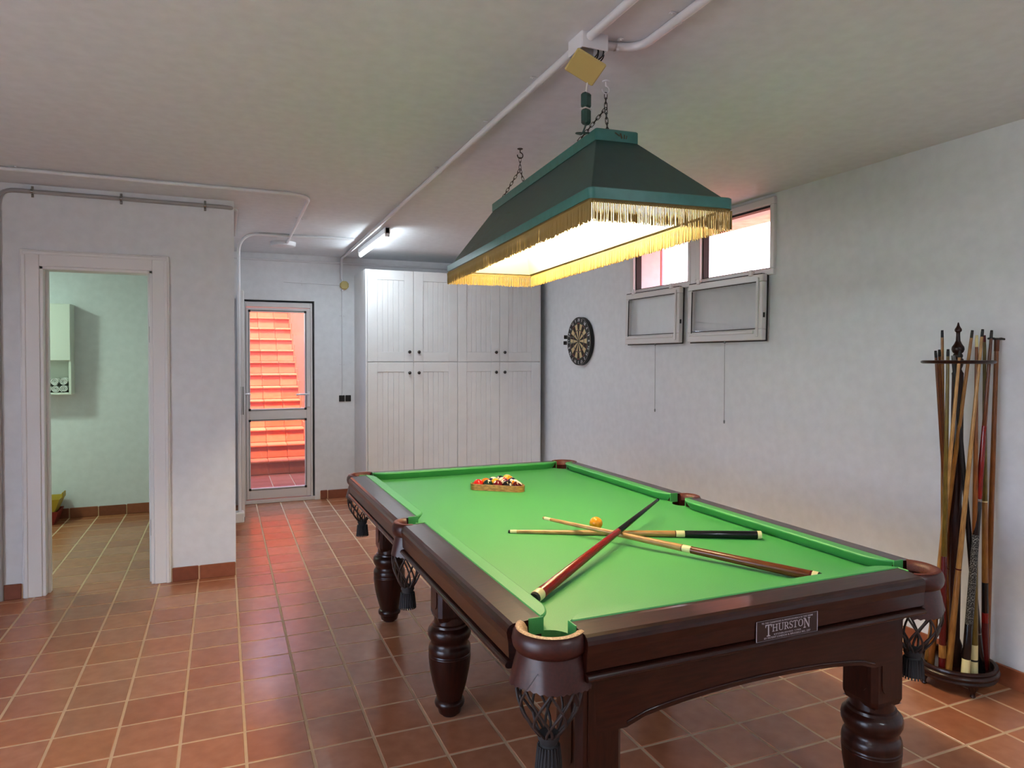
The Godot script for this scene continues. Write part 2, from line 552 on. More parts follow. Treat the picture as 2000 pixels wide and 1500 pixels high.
func shell() -> void:
	wall("ceiling", [[XL - 0.2, XR + 0.25, HT, HT + 0.22, ZB - 0.25, ZN + 0.2]], M.ceil)
	wall("wall_right", [[XR, XR + 0.25, -0.1, 1.935, ZB - 0.25, ZN + 0.2], [XR, XR + 0.25, 2.370, HT + 0.1, ZB - 0.25, ZN + 0.2],
		[XR, XR + 0.25, 1.935, 2.370, ZB - 0.25, -4.865], [XR, XR + 0.25, 1.935, 2.370, -3.300, ZN + 0.2]], M.wall)
	wall("wall_back", [[-2.9, 0.19, -0.1, HT + 0.1, ZB - 0.25, ZB], [0.836, XR + 0.1, -0.1, HT + 0.1, ZB - 0.25, ZB], [0.19, 0.836, 1.965, HT + 0.1, ZB - 0.25, ZB], [0.812, 0.836, -0.1, 1.965, ZB - 0.25, ZB - 0.19], [0.19, 0.812, 1.940, 1.965, ZB - 0.25, ZB - 0.19]], M.wall)
	wall("wall_partition", [[XL - 0.1, -0.99, -0.1, HT + 0.1, ZP - 0.12, ZP], [-0.40, 0.07, -0.1, HT + 0.1, ZP - 0.12, ZP], [-0.99, -0.40, 1.943, HT + 0.1, ZP - 0.12, ZP],
		[-0.05, 0.07, -0.1, HT + 0.1, ZB - 0.1, ZP - 0.12]], M.wall)
	wall("wall_left", [[XL - 0.2, XL, -0.1, HT + 0.1, ZP - 0.1, -2.1], [XL - 0.2, XL, -0.1, HT + 0.1, 0.6, ZN + 0.2], [XL - 0.2, XL, 2.15, HT + 0.1, -2.1, 0.6]], M.wall)
	wall("wall_front", [[XL - 0.2, XR + 0.2, -0.1, HT + 0.1, ZN, ZN + 0.2]], M.wall)
	added_terrace_door()
	wall("wall_utility", [[-2.9, -2.7, -0.1, HT + 0.1, ZB - 0.1, ZP - 0.12]], M.wall)
	baseboard("baseboard_right", Vector3(XR, 0, ZB), Vector3(XR, 0, ZN), Vector3.LEFT, 0.066)
	baseboard("baseboard_partition", Vector3(-0.305, 0, ZP), Vector3(0.07, 0, ZP), Vector3.BACK, 0.157)
	baseboard("baseboard_left", Vector3(XL, 0, ZP), Vector3(-1.088, 0, ZP), Vector3.BACK, 0.2)
	baseboard("baseboard_back", Vector3(0.885, 0, ZB), Vector3(1.23, 0, ZB), Vector3.BACK, 0.072)
	baseboard("baseboard_utility", Vector3(-2.7, 0, ZB), Vector3(-0.05, 0, ZB), Vector3.BACK, 0.13)
	# door casing of the utility room
	var st := ST()
	bb(st, -1.085, -0.99, 0, 2.036, ZP - 0.002, ZP + 0.016, 0.003)
	bb(st, -0.40, -0.307, 0, 2.036, ZP - 0.002, ZP + 0.016, 0.003)
	bb(st, -0.99, -0.40, 1.943, 2.036, ZP - 0.002, ZP + 0.016, 0.003)
	bb(st, -0.335, -0.315, 0, 2.006, ZP + 0.014, ZP + 0.022, 0.003)
	bb(st, -1.078, -1.058, 0, 2.006, ZP + 0.014, ZP + 0.022, 0.003)
	bb(st, -1.07, -0.32, 2.008, 2.028, ZP + 0.014, ZP + 0.022, 0.003)
	# lining of the opening
	bb(st, -0.99, -0.972, 0, 1.943, ZP - 0.125, ZP + 0.008, 0.002)
	bb(st, -0.418, -0.40, 0, 1.943, ZP - 0.125, ZP + 0.008, 0.002)
	bb(st, -0.99, -0.40, 1.925, 1.943, ZP - 0.125, ZP + 0.008, 0.002)
	bb(st, -0.972, -0.958, 0, 1.925, ZP - 0.09, ZP - 0.045, 0.002)
	bb(st, -0.432, -0.418, 0, 1.925, ZP - 0.09, ZP - 0.045, 0.002)
	var o := fin(st, "trim_1", M.white_wood)
	structure(o)
	for y in [0.35, 1.55]:
		var h := ST()
		bb(h, -0.421, -0.4165, y - 0.05, y + 0.05, ZP - 0.03, ZP - 0.005, 0.001)
		fin(h, "hinge_plate", M.alu_dark, o)

# glazed terrace door in the left wall, unseen, added so that daylight lights the left side of the table and the right wall
func added_terrace_door() -> void:
	var st := ST()
	for k in 4:
		var z := -2.1 + k * 2.64 / 3.0
		bb(st, XL - 0.12, XL - 0.06, 0, 2.15, z, z + 0.06, 0.003)
	bb(st, XL - 0.12, XL - 0.06, 2.09, 2.15, -2.1, 0.6, 0.003)
	bb(st, XL - 0.12, XL - 0.06, 0.0, 0.06, -2.1, 0.6, 0.003)
	var f := fin(st, "door_3", M.alu)
	structure(f, "unseen wide glazed terrace door added in the left wall for daylight", "door")
	for k in 3:
		var z := -2.04 + k * 2.64 / 3.0
		st = ST()
		bb(st, XL - 0.092, XL - 0.088, 0.06, 2.09, z, z + 0.82)
		fin(st, "pane", M.glass, f)
	st = ST()
	bb(st, -14.0, XL - 0.2, -0.3, -0.02, -9.0, 9.0)
	var t := fin(st, "terrace", M.stone)  # unseen ground, added so its sunlit stone bounces light indoors
	structure(t, "unseen pale stone terrace added outside the glazed door to bounce sunlight in", "terrace")

# ---------------------------------------------------------------- outside the windows
func outside() -> void:
	var st := ST()
	bb(st, XR + 0.25, 6.2, 1.55, 1.80, -16.0, 6.0)
	var g := fin(st, "yard_paving", M.brick_joint)
	structure(g, "terracotta paving of the yard outside the high windows", "paving")
	var me := tile_mesh(0.29, 0.29)
	var merged := SurfaceTool.new()
	merged.begin(Mesh.PRIMITIVE_TRIANGLES)
	for i in 9:
		for k in 40:
			merged.append_from(me, 0, Transform3D(Basis.IDENTITY, Vector3(3.52 + i * 0.3, 1.805, -12.0 + k * 0.3)))
	var t := put(merged.commit(), "paving_tiles", M.paving, g)
	t.set_meta("kind", "stuff")
	st = ST()
	bb(st, 6.2, 6.45, 1.5, 4.6, -16.0, 6.0)
	var w := fin(st, "yard_wall", M.stucco)
	structure(w, "sunlit white rendered wall outside the high windows", "wall")
	st = ST()
	bb(st, XR + 0.25, XR + 0.66, 1.7, HT + 0.1, -5.75, -5.45, 0.004)
	var p := fin(st, "yard_pier", M.pier)
	structure(p, "terracotta coloured pier seen through the farther window", "pier")
	st = ST()
	tube(st, [Vector3(XR + 0.72, 1.8, -5.5), Vector3(XR + 0.72, HT + 0.15, -5.5)], 0.028, 12)
	var d := fin(st, "drainpipe", M.pvc)
	tag(d, "white drainpipe beside the terracotta pier outside the window", "pipe")
	st = ST()
	bb(st, XR + 0.25, XR + 0.70, HT + 0.02, HT + 0.22, -16.0, 6.0, 0.01)
	var e := fin(st, "eaves", M.stucco)
	structure(e, "white eaves above the high windows", "eaves")
	st = ST()
	bb(st, XL - 2.2, XR + 0.25, HT + 0.22, HT + 0.40, ZB - 0.25, ZN + 0.4)  # left overhang added to keep direct sun off the terrace opening
	var rf := fin(st, "roof", M.stucco)
	structure(rf, "flat roof over the room with an added overhang against the sun", "roof")

# ---------------------------------------------------------------- stairs behind the glass door
func stairs() -> void:
	var X0 := -0.205
	var X1 := 0.97
	var r := 0.169
	var g := 0.234
	var z1 := -8.822
	var n := 15
	var st := ST()
	for i in n:
		bb(st, X0 + 0.004, X1 - 0.004, -0.1, (i + 1) * r - 0.028, z1 - (i + 1) * g - 0.3, z1 - i * g - 0.012)
	var s := fin(st, "staircase", M.brick_joint)
	tag(s, "terracotta tiled staircase rising behind the glass door", "stairs")
	var rm := ST()
	bx(rm, Vector3.ZERO, Vector3(0.231, r - 0.034, 0.012), 0.003)
	var rme := meshof(rm)
	var tm := ST()
	bx(tm, Vector3.ZERO, Vector3(0.231, 0.028, g + 0.03), 0.008)
	var tme := meshof(tm)
	for i in n:
		for k in 5:
			var x := X1 - 0.1175 - k * 0.235
			var a := put(rme, "riser_tile", M.brick[rng.randi() % 3], s)
			a.position = Vector3(x, i * r + (r - 0.034) / 2 + 0.003, z1 - i * g - 0.008)
			var b := put(tme, "tread_tile", M.brick[rng.randi() % 3], s)
			b.position = Vector3(x, (i + 1) * r - 0.014, z1 - i * g - (g + 0.03) / 2 + 0.03)
	# landing in front of the steps
	st = ST()
	bb(st, X0, 1.2, -0.2, -0.006, z1 + 0.02, ZB - 0.0)
	var l := fin(st, "landing_floor", M.grout)
	structure(l, "terracotta tiled landing at the foot of the stairs", "floor")
	var me := tile_mesh(0.226, 0.226)
	for i in 5:
		for k in 7:
			var t := put(me, "tile", M.brick[rng.randi() % 3], l)
			t.position = Vector3(X1 - 0.117 - i * 0.235, 0.0, z1 + 0.13 + k * 0.235)
			if t.position.z > ZB - 0.14: t.free()
	wall("wall_stair_right", [[0.97, 1.25, -0.2, 4.3, z1 - n * g - 1.2, ZB - 0.25]], M.peach)
	wall("wall_stair_left", [[-0.45, X0, -0.2, 1.7, z1 - n * g - 1.2, ZB - 0.25]], M.peach)
	wall("wall_stair_end", [[-0.45, 1.25, 2.3, 4.3, z1 - n * g - 1.4, z1 - n * g - 1.2]], M.peach)
	wall("added_landing_slab", [[-0.45, 1.25, 2.45, 2.62, -7.75, ZB - 0.25]], M.peach)  # unseen slab added above the landing to shade it from the sun
	# skirting that steps up along the right wall
	st = ST()
	for i in n:
		bb(st, 0.956, 0.97, i * r, (i + 1) * r + 0.075, z1 - (i + 1) * g, z1 - i * g + 0.045, 0.002)
	var k2 := fin(st, "stair_skirting", M.brick[1])
	structure(k2, "stepped terracotta skirting along the stair wall", "skirting")

# ---------------------------------------------------------------- glass door and open leaf
func corner_clips(parent: Node3D, x0: float, x1: float, y0: float, y1: float, z: float) -> void:
	for x in [x0, x1]:
		for y in [y0, y1]:
			var st := ST()
			bx(st, Vector3(x, y, z), Vector3(0.022, 0.022, 0.012), 0.002)
			fin(st, "corner_clip", M.black, parent)

func lever(parent: Node3D, at: Vector3, dir: float, m: Material) -> void:
	var st := ST()
	bx(st, at + Vector3(0, -0.03, 0.006), Vector3(0.028, 0.15, 0.010), 0.003)
	tube(st, [at + Vector3(0, 0.02, 0.008), at + Vector3(0, 0.02, 0.045), at + Vector3(dir * 0.02, 0.02, 0.056), at + Vector3(dir * 0.12, 0.018, 0.056)], 0.009, 10)
	fin(st, "handle", m, parent)

func doors() -> void:
	var z := ZB - 0.01
	# frame in the opening
	var st := ST()
	bb(st, 0.19, 0.203, 0.038, 1.945, z - 0.20, z + 0.002, 0.003)
	bb(st, 0.797, 0.817, 0.038, 1.945, z - 0.20, z + 0.002, 0.003)
	bb(st, 0.203, 0.797, 1.896, 1.945, z - 0.20, z + 0.002, 0.003)
	bb(st, 0.19, 0.836, 0.0, 0.037, z - 0.20, z + 0.012, 0.003)
	var f := fin(st, "door_1", M.alu)
	structure(f, "white aluminium glazed door with two panes at the end of the room", "door")
	# leaf
	st = ST()
	var x0 := 0.203
	var x1 := 0.795
	bb(st, x0, x0 + 0.024, 0.045, 1.890, z - 0.05, z + 0.012, 0.003)
	bb(st, x1 - 0.040, x1, 0.045, 1.890, z - 0.05, z + 0.012, 0.003)
	bb(st, x0 + 0.024, x1 - 0.040, 1.862, 1.890, z - 0.05, z + 0.012, 0.003)
	bb(st, x0 + 0.024, x1 - 0.040, 0.808, 0.900, z - 0.05, z + 0.012, 0.003)
	bb(st, x0 + 0.024, x1 - 0.040, 0.045, 0.132, z - 0.05, z + 0.012, 0.003)
	var leaf := fin(st, "leaf", M.alu, f)
	for b in [[0.132, 0.808], [0.900, 1.862]]:
		var y0: float = b[0]
		var y1: float = b[1]
		var s := ST()
		for e in [[x0 + 0.024, x0 + 0.036, y0, y1], [x1 - 0.052, x1 - 0.040, y0, y1], [x0 + 0.024, x1 - 0.04, y0, y0 + 0.014], [x0 + 0.024, x1 - 0.04, y1 - 0.014, y1]]:
			bb(s, e[0], e[1], e[2], e[3], z - 0.03, z + 0.006, 0.002)
		fin(s, "bead", M.alu, leaf)
		s = ST()
		for e in [[x0 + 0.0225, x0 + 0.0255, y0, y1], [x1 - 0.0415, x1 - 0.0385, y0, y1], [x0 + 0.024, x1 - 0.04, y1 - 0.0015, y1 + 0.0015], [x0 + 0.024, x1 - 0.04, y0 - 0.0015, y0 + 0.0015]]:
			bb(s, e[0], e[1], e[2], e[3], z, z + 0.0132)
		fin(s, "gasket", M.seal, leaf)
		s = ST()
		bb(s, x0 + 0.03, x1 - 0.046, y0 + 0.006, y1 - 0.006, z - 0.016, z - 0.012)
		fin(s, "pane", M.glass, leaf)
		corner_clips(leaf, x0 + 0.030, x1 - 0.046, y0 + 0.006, y1 - 0.006, z + 0.008)
	lever(leaf, Vector3(x1 - 0.02, 1.03, z + 0.012), -1.0, M.pvc)
	st = ST()
	bb(st, x1 - 0.026, x1 - 0.010, 0.925, 0.985, z + 0.010, z + 0.017, 0.002)
	fin(st, "lock", M.black, leaf)
	# inner leaf standing open along the left, seen on its edge
	var o := Node3D.new()
	o.name = "door_2"
	add_child(o)
	structure(o, "open aluminium door leaf seen edge-on beside the glazed door", "door")
	st = ST()
	bb(st, 0.128, 0.168, 0.03, 1.985, -6.445, -6.40, 0.004)
	bb(st, 0.128, 0.168, 0.03, 1.985, -7.06, -7.0, 0.004)
	bb(st, 0.128, 0.168, 1.91, 1.985, -7.0, -6.445, 0.004)
	bb(st, 0.128, 0.168, 0.03, 0.12, -7.0, -6.445, 0.004)
	bb(st, 0.128, 0.168, 0.82, 0.90, -7.0, -6.445, 0.004)
	bb(st, 0.144, 0.152, 0.03, 1.985, -6.401, -6.392, 0.001)
	fin(st, "stile", M.alu, o)
	for b in [[0.12, 0.82], [0.90, 1.91]]:
		var s := ST()
		bb(s, 0.146, 0.150, b[0], b[1], -7.0, -6.445)
		fin(s, "pane", M.glass, o)
	st = ST()
	bb(st, 0.134, 0.162, 0.917, 1.158, -6.40, -6.394, 0.001)
	fin(st, "lock_plate", M.alu_dark, o)
	st = ST()
	bb(st, 0.168, 0.176, 0.96, 1.13, -6.44, -6.41, 0.002)
	tube(st, [Vector3(0.17, 1.09, -6.425), Vector3(0.205, 1.09, -6.425), Vector3(0.212, 1.09, -6.44), Vector3(0.212, 1.088, -6.55)], 0.009, 10)
	fin(st, "handle", M.pvc, o)
	st = ST()
	bb(st, 0.118, 0.128, 0.0, 1.99, -6.46, -6.41, 0.001)  # dark strip standing in for the black gap beside the leaf
	fin(st, "gap_strip", M.seal, o)
	st = ST()
	bb(st, 0.13, 0.166, 0.0, 0.03, -6.45, -6.405, 0.002)
	fin(st, "drop_bolt", M.alu_dark, o)

# ---------------------------------------------------------------- high windows with sashes hanging open
func window(n: int, za: float, zb: float, sa: float, sb: float, corda: Vector3, cordlen: float) -> void:
	# za..zb frame (far to near), sa..sb sash
	var st := ST()
	var x := XR
	bb(st, x - 0.022, x + 0.05, 1.918, 1.958, za, zb, 0.004)
	bb(st, x - 0.022, x + 0.05, 2.348, 2.392, za, zb, 0.004)
	bb(st, x - 0.022, x + 0.05, 1.958, 2.348, za, za + 0.05, 0.004)
	bb(st, x - 0.022, x + 0.05, 1.958, 2.348, zb - 0.036, zb, 0.004)
	var f := fin(st, "window_%d" % n, M.alu)
	structure(f, "%s high window with its sash hanging open below" % ["nearer", "farther"][n - 1], "window")
	st = ST()
	bb(st, x + 0.002, x + 0.05, 1.958, 1.966, za + 0.05, zb - 0.036)
	bb(st, x + 0.002, x + 0.05, 2.335, 2.348, za + 0.05, zb - 0.036)
	bb(st, x + 0.002, x + 0.05, 1.958, 2.348, za + 0.05, za + 0.062)
	fin(st, "gasket", M.seal, f)
	# sash, hinged at its top edge, leaning a little off the wall
	var top := 1.926
	var h := 0.406
	var tilt := Transform3D(Basis(Vector3.BACK, deg_to_rad(-1.2)), Vector3(x - 0.030, top, (sa + sb) / 2))
	var L := sb - sa
	st = ST()
	bx(st, Vector3(-0.008, -0.0225, 0), Vector3(0.036, 0.045, L), 0.004, tilt)
	bx(st, Vector3(-0.008, -h + 0.034, 0), Vector3(0.036, 0.068, L), 0.004, tilt)
	bx(st, Vector3(-0.008, -(h - 0.023) / 2, -L / 2 + 0.022), Vector3(0.036, h - 0.113, 0.044), 0.004, tilt)
	bx(st, Vector3(-0.008, -(h - 0.023) / 2, L / 2 - 0.026), Vector3(0.036, h - 0.113, 0.052), 0.004, tilt)
	bx(st, Vector3(-0.030, -h + 0.050, -0.02), Vector3(0.010, 0.020, L - 0.10), 0.003, tilt)
	bx(st, Vector3(-0.030, -h / 2, L / 2 - 0.040), Vector3(0.010, h - 0.04, 0.020), 0.003, tilt)
	var s := fin(st, "sash", M.alu, f)
	st = ST()
	for e in [[0.0, -0.047, 0.0, 0.004, L - 0.1], [0.0, -h + 0.070, 0.0, 0.004, L - 0.1]]:
		bx(st, Vector3(-0.026, e[1], 0), Vector3(0.004, e[3], e[4]), 0, tilt)
	bx(st, Vector3(-0.026, -h / 2, -L / 2 + 0.047), Vector3(0.004, h - 0.11, 0.008), 0, tilt)
	bx(st, Vector3(0.012, -h / 2, L / 2 + 0.003), Vector3(0.006, h, 0.007), 0, tilt)  # dark strips along the near edge and foot of the sash
	bx(st, Vector3(0.010, -h - 0.003, 0), Vector3(0.010, 0.008, L + 0.01), 0, tilt)
	bx(st, Vector3(-0.006, 0.003, -0.01), Vector3(0.026, 0.006, L - 0.02), 0, tilt)  # dark strip painting in the shaded gap above the sash
	fin(st, "gasket", M.seal, s)
	st = ST()
	bx(st, Vector3(-0.010, -h / 2, 0), Vector3(0.004, h - 0.10, L - 0.08), 0, tilt)
	fin(st, "pane", M.glass, s)
	for k in [-0.34, 0.36]:
		st = ST()
		bx(st, Vector3(-0.028, 0.012, k * L), Vector3(0.016, 0.040, 0.034), 0.004, tilt)
		tube(st, [Vector3(x - 0.055, top + 0.012, (sa + sb) / 2 + k * L - 0.024), Vector3(x - 0.055, top + 0.012, (sa + sb) / 2 + k * L + 0.024)], 0.008, 10)
		fin(st, "hinge", M.alu, s)
	st = ST()
	bx(st, Vector3(-0.012, -h * 0.62, L / 2 + 0.002), Vector3(0.012, 0.030, 0.004), 0, tilt)
	fin(st, "latch", M.black, s)
	# pull cord
	st = ST()
	tube(st, [corda, corda + Vector3(0, -cordlen, 0)], 0.0018, 6)
	lathe(st, [Vector2(0, -0.018), Vector2(0.005, -0.014), Vector2(0.006, 0), Vector2(0.002, 0.008), Vector2(0, 0.008)], 8, Transform3D(Basis.IDENTITY, corda + Vector3(0, -cordlen, 0)))
	lathe(st, [Vector2(0, -0.01), Vector2(0.006, -0.006), Vector2(0.006, 0.006), Vector2(0, 0.012)], 8, Transform3D(Basis.IDENTITY, corda))
	var c := fin(st, "pull_cord", M.alu_dark)
	tag(c, "thin pull cord hanging below the %s window sash" % ["nearer", "farther"][n - 1], "cord", "window cords")

func windows() -> void:
	window(1, -4.046, -3.287, -4.078, -3.340, Vector3(XR - 0.045, 1.512, -3.70), 0.52)
	window(2, -4.900, -4.100, -4.905, -4.180, Vector3(XR - 0.045, 1.512, -4.50), 0.50)
	var st := ST()
	bb(st, XR - 0.020, XR + 0.05, 1.920, 2.390, -4.102, -4.044, 0.003)
	var o := fin(st, "trim_2", M.alu)
	structure(o, "aluminium mullion between the two high windows", "mullion")

# ---------------------------------------------------------------- conduits and clips
func bend(pts: Array, r: float) -> Array:
	var out := [pts[0]]
	for i in range(1, pts.size() - 1):
		var a: Vector3 = pts[i - 1]
		var b: Vector3 = pts[i]
		var c: Vector3 = pts[i + 1]
		var k := minf(r, minf(a.distance_to(b), b.distance_to(c)) * 0.48)
		var s := b + (a - b).normalized() * k
		var e := b + (c - b).normalized() * k
		for j in 9:
			var t := j / 8.0
			out.append(s.lerp(b, t).lerp(b.lerp(e, t), t))
	out.append(pts[pts.size() - 1])
	return out

func conduit(n: String, pts: Array, rad: float, m: Material, label: String, clips: Array, back: Vector3, r := 0.12) -> void:
	var st := ST()
	tube(st, bend(pts, r), rad, 12)
	var o := fin(st, n, m)
	tag(o, label, "conduit")
	for c in clips:
		var s := ST()
		var p: Vector3 = c[0]
		var d: Vector3 = c[1]
		var w := d.cross(back).normalized()
		var xf := Transform3D(Basis(d, back, d.cross(back)), p)
		# saddle: band around the tube and two ears with screws
		var ring := []
		for k in 9:
			var t := PI * k / 8.0
			ring.append(p + (w * cos(t) - back * sin(t)) * (rad + 0.0025))
		for k in 8:
			var a: Vector3 = ring[k]
			var b: Vector3 = ring[k + 1]
			q(s, a - d * 0.006, a + d * 0.006, b + d * 0.006, b - d * 0.006)
		for sg in [-1.0, 1.0]:
			bx(s, Vector3(0, rad - 0.002, sg * (rad + 0.010)), Vector3(0.013, 0.004, 0.020), 0.001, xf)
			lathe(s, [Vector2(0.004, 0), Vector2(0.003, 0.003), Vector2(0, 0.003)], 8, Transform3D(Basis(d, -back, -w), p + w * sg * (rad + 0.012) + back * (rad - 0.004)))
		fin(s, "clip", M.steel if m == M.pvc_grey else M.pvc, o)

func conduits() -> void:
	var U := Vector3.UP
	var Z := Vector3.BACK
	var X := Vector3.RIGHT
	var y := HT - 0.015
	conduit("ceiling_conduit", [Vector3(1.045, y, 2.3), Vector3(1.050, y, -1.90)], 0.0135, M.pvc, "white ceiling conduit entering the junction box from the camera side", [], U)
	conduit("ceiling_conduit", [Vector3(1.050, y, -1.99), Vector3(1.085, y, -5.5), Vector3(1.10, y, ZB + 0.015), Vector3(1.10, 2.19, ZB + 0.015)], 0.0135, M.pvc,
		"long white conduit from the junction box along the ceiling to the back wall", [[Vector3(1.053, y, -2.28), Z, U], [Vector3(1.058, y, -2.78), Z, U], [Vector3(1.066, y, -3.55), Z, U], [Vector3(1.075, y, -4.5), Z, U]], U, 0.06)
	conduit("ceiling_conduit", [Vector3(1.235, y, 2.3), Vector3(1.235, y, -1.915), Vector3(1.10, y, -1.94)], 0.0135, M.pvc, "white ceiling conduit bending into the side of the junction box",
		[[Vector3(1.235, y, -1.70), Z, U], [Vector3(1.160, y, -1.926), X, U]], U, 0.13)
	conduit("ceiling_conduit", [Vector3(XL, y, -4.40), Vector3(0.50, y, -4.41), Vector3(0.515, y, -6.27)], 0.011, M.pvc, "white ceiling conduit running to the round ceiling fitting",
		[[Vector3(-1.0, y, -4.40), X, U], [Vector3(-0.35, y, -4.403), X, U], [Vector3(0.512, y, -5.2), Z, U], [Vector3(0.514, y, -6.0), Z, U]], U, 0.16)
	conduit("ceiling_conduit", [Vector3(1.02, y, -5.90), Vector3(0.118, y, -5.95), Vector3(0.118, 0.17, -5.97)], 0.0125, M.pvc, "white conduit crossing the ceiling and dropping beside the partition", [[Vector3(0.118, 1.6, -5.965), U, Vector3.LEFT], [Vector3(0.118, 0.9, -5.965), U, Vector3.LEFT]], U, 0.16)
	conduit("wall_conduit", [Vector3(-1.19, 0.0, ZP + 0.013), Vector3(-1.19, 2.372, ZP + 0.013), Vector3(0.082, 2.368, ZP + 0.013), Vector3(0.085, 2.366, -5.85)], 0.0125, M.pvc_grey, "grey conduit above the utility doorway",
		[[Vector3(-1.02, 2.372, ZP + 0.013), X, -Z], [Vector3(-0.566, 2.371, ZP + 0.013), X, -Z], [Vector3(-0.10, 2.369, ZP + 0.013), X, -Z]], -Z, 0.09)
	conduit("wall_conduit", [Vector3(0.10, 2.352, ZB + 0.012), Vector3(XR - 0.01, 2.352, ZB + 0.012)], 0.011, M.pvc, "white conduit along the top of the back wall", [], -Z)
	conduit("wall_conduit", [Vector3(0.55, 2.145, ZB + 0.004), Vector3(1.10, 2.133, ZB + 0.004)], 0.005, M.pvc, "thin cable running left from the yellowed junction box", [[Vector3(0.72, 2.141, ZB + 0.004), X, -Z]], -Z)
	conduit("wall_conduit", [Vector3(1.105, 2.10, ZB + 0.006), Vector3(1.105, 1.03, ZB + 0.006)], 0.006, M.pvc, "thin conduit dropping to the black switches", [[Vector3(1.105, 1.83, ZB + 0.006), U, -Z], [Vector3(1.105, 1.34, ZB + 0.006), U, -Z]], -Z)
	var st := ST()
	bb(st, 0.083, 0.150, 0.09, 0.17, -6.03, -5.92, 0.006)
	var t := fin(st, "cable_box", M.pvc)
	tag(t, "small white cable box low down behind the partition corner", "box")
	# yellowed box on the back wall
	var yb := thing("junction_box", "yellowed junction box high on the back wall", "junction box", Vector3(1.125, 2.133, ZB))
	st = ST()
	lathe(st, [Vector2(0.045, 0), Vector2(0.045, 0.03), Vector2(0.040, 0.036), Vector2(0, 0.036)], 8, Transform3D(Basis(Vector3.RIGHT, PI / 2) * Basis(Vector3.UP, PI / 8), Vector3.ZERO))
	fin(st, "body", M.yellowed, yb)
	st = ST()
	bx(st, Vector3(0, 0, 0.038), Vector3(0.058, 0.070, 0.006), 0.004)
	fin(st, "cover", M.yellowed, yb)
	for sg in [-1.0, 1.0]:
		st = ST()
		tube(st, [Vector3(-0.02, sg * 0.042, 0.015), Vector3(-0.02, sg * 0.058, 0.015)], 0.012, 10)
		fin(st, "gland", M.pvc, yb)
	# black switches
	for k in 2:
		var sw := thing("wall_switch", ["left one of the two black switches beside the cupboards", "right one of the two black switches beside the cupboards"][k], "switch", Vector3(1.100 + k * 0.062, 1.0, ZB), 0, "black switches")
		st = ST()
		bx(st, Vector3(0, 0, 0.006), Vector3(0.055, 0.062, 0.012), 0.003)
		fin(st, "plate", M.black, sw)
		st = ST()
		bx(st, Vector3(0, 0, 0.014), Vector3(0.034, 0.040, 0.006), 0.002)
		fin(st, "rocker", M.black, sw)

func area_light(n: String, at: Vector3, size: Vector2, energy: float, c: Color, parent: Node3D) -> void:
	var l := AreaLight3D.new()
	l.name = n
	l.area_size = size
	l.light_energy = energy
	l.light_color = c
	l.area_range = 20.0
	l.area_attenuation = 2.0
	l.shadow_enabled = true
	parent.add_child(l, true)
	l.position = at
	l.rotation = Vector3(-PI / 2, 0, 0)

func tube_fitting(label: String, at: Vector3, L: float, energy: float, turn := 0.0) -> void:
	var t := thing("fluorescent_light", label, "ceiling light", at, turn, "")
	var st := ST()
	bx(st, Vector3(0, -0.028, 0), Vector3(0.046, 0.046, L), 0.004)
	fin(st, "body", M.pvc, t)
	for s in [-1.0, 1.0]:
		st = ST()
		bx(st, Vector3(0, -0.040, s * (L / 2 - 0.012)), Vector3(0.034, 0.070, 0.024), 0.004)
		fin(st, "end_holder", M.pvc, t)
	st = ST()
	tube(st, [Vector3(0, -0.068, -L / 2 + 0.02), Vector3(0, -0.068, L / 2 - 0.02)], 0.013, 14)
	fin(st, "tube", M.tube_light, t)
	st = ST()
	bx(st, Vector3(0.024, -0.03, -L * 0.1), Vector3(0.004, 0.010, 0.010), 0.001)
	fin(st, "screw", M.alu_dark, t)
	area_light("tube_glow", Vector3(0, -0.084, 0), Vector2(0.03, L - 0.06), energy, Color(0.90, 0.96, 1.0), t)

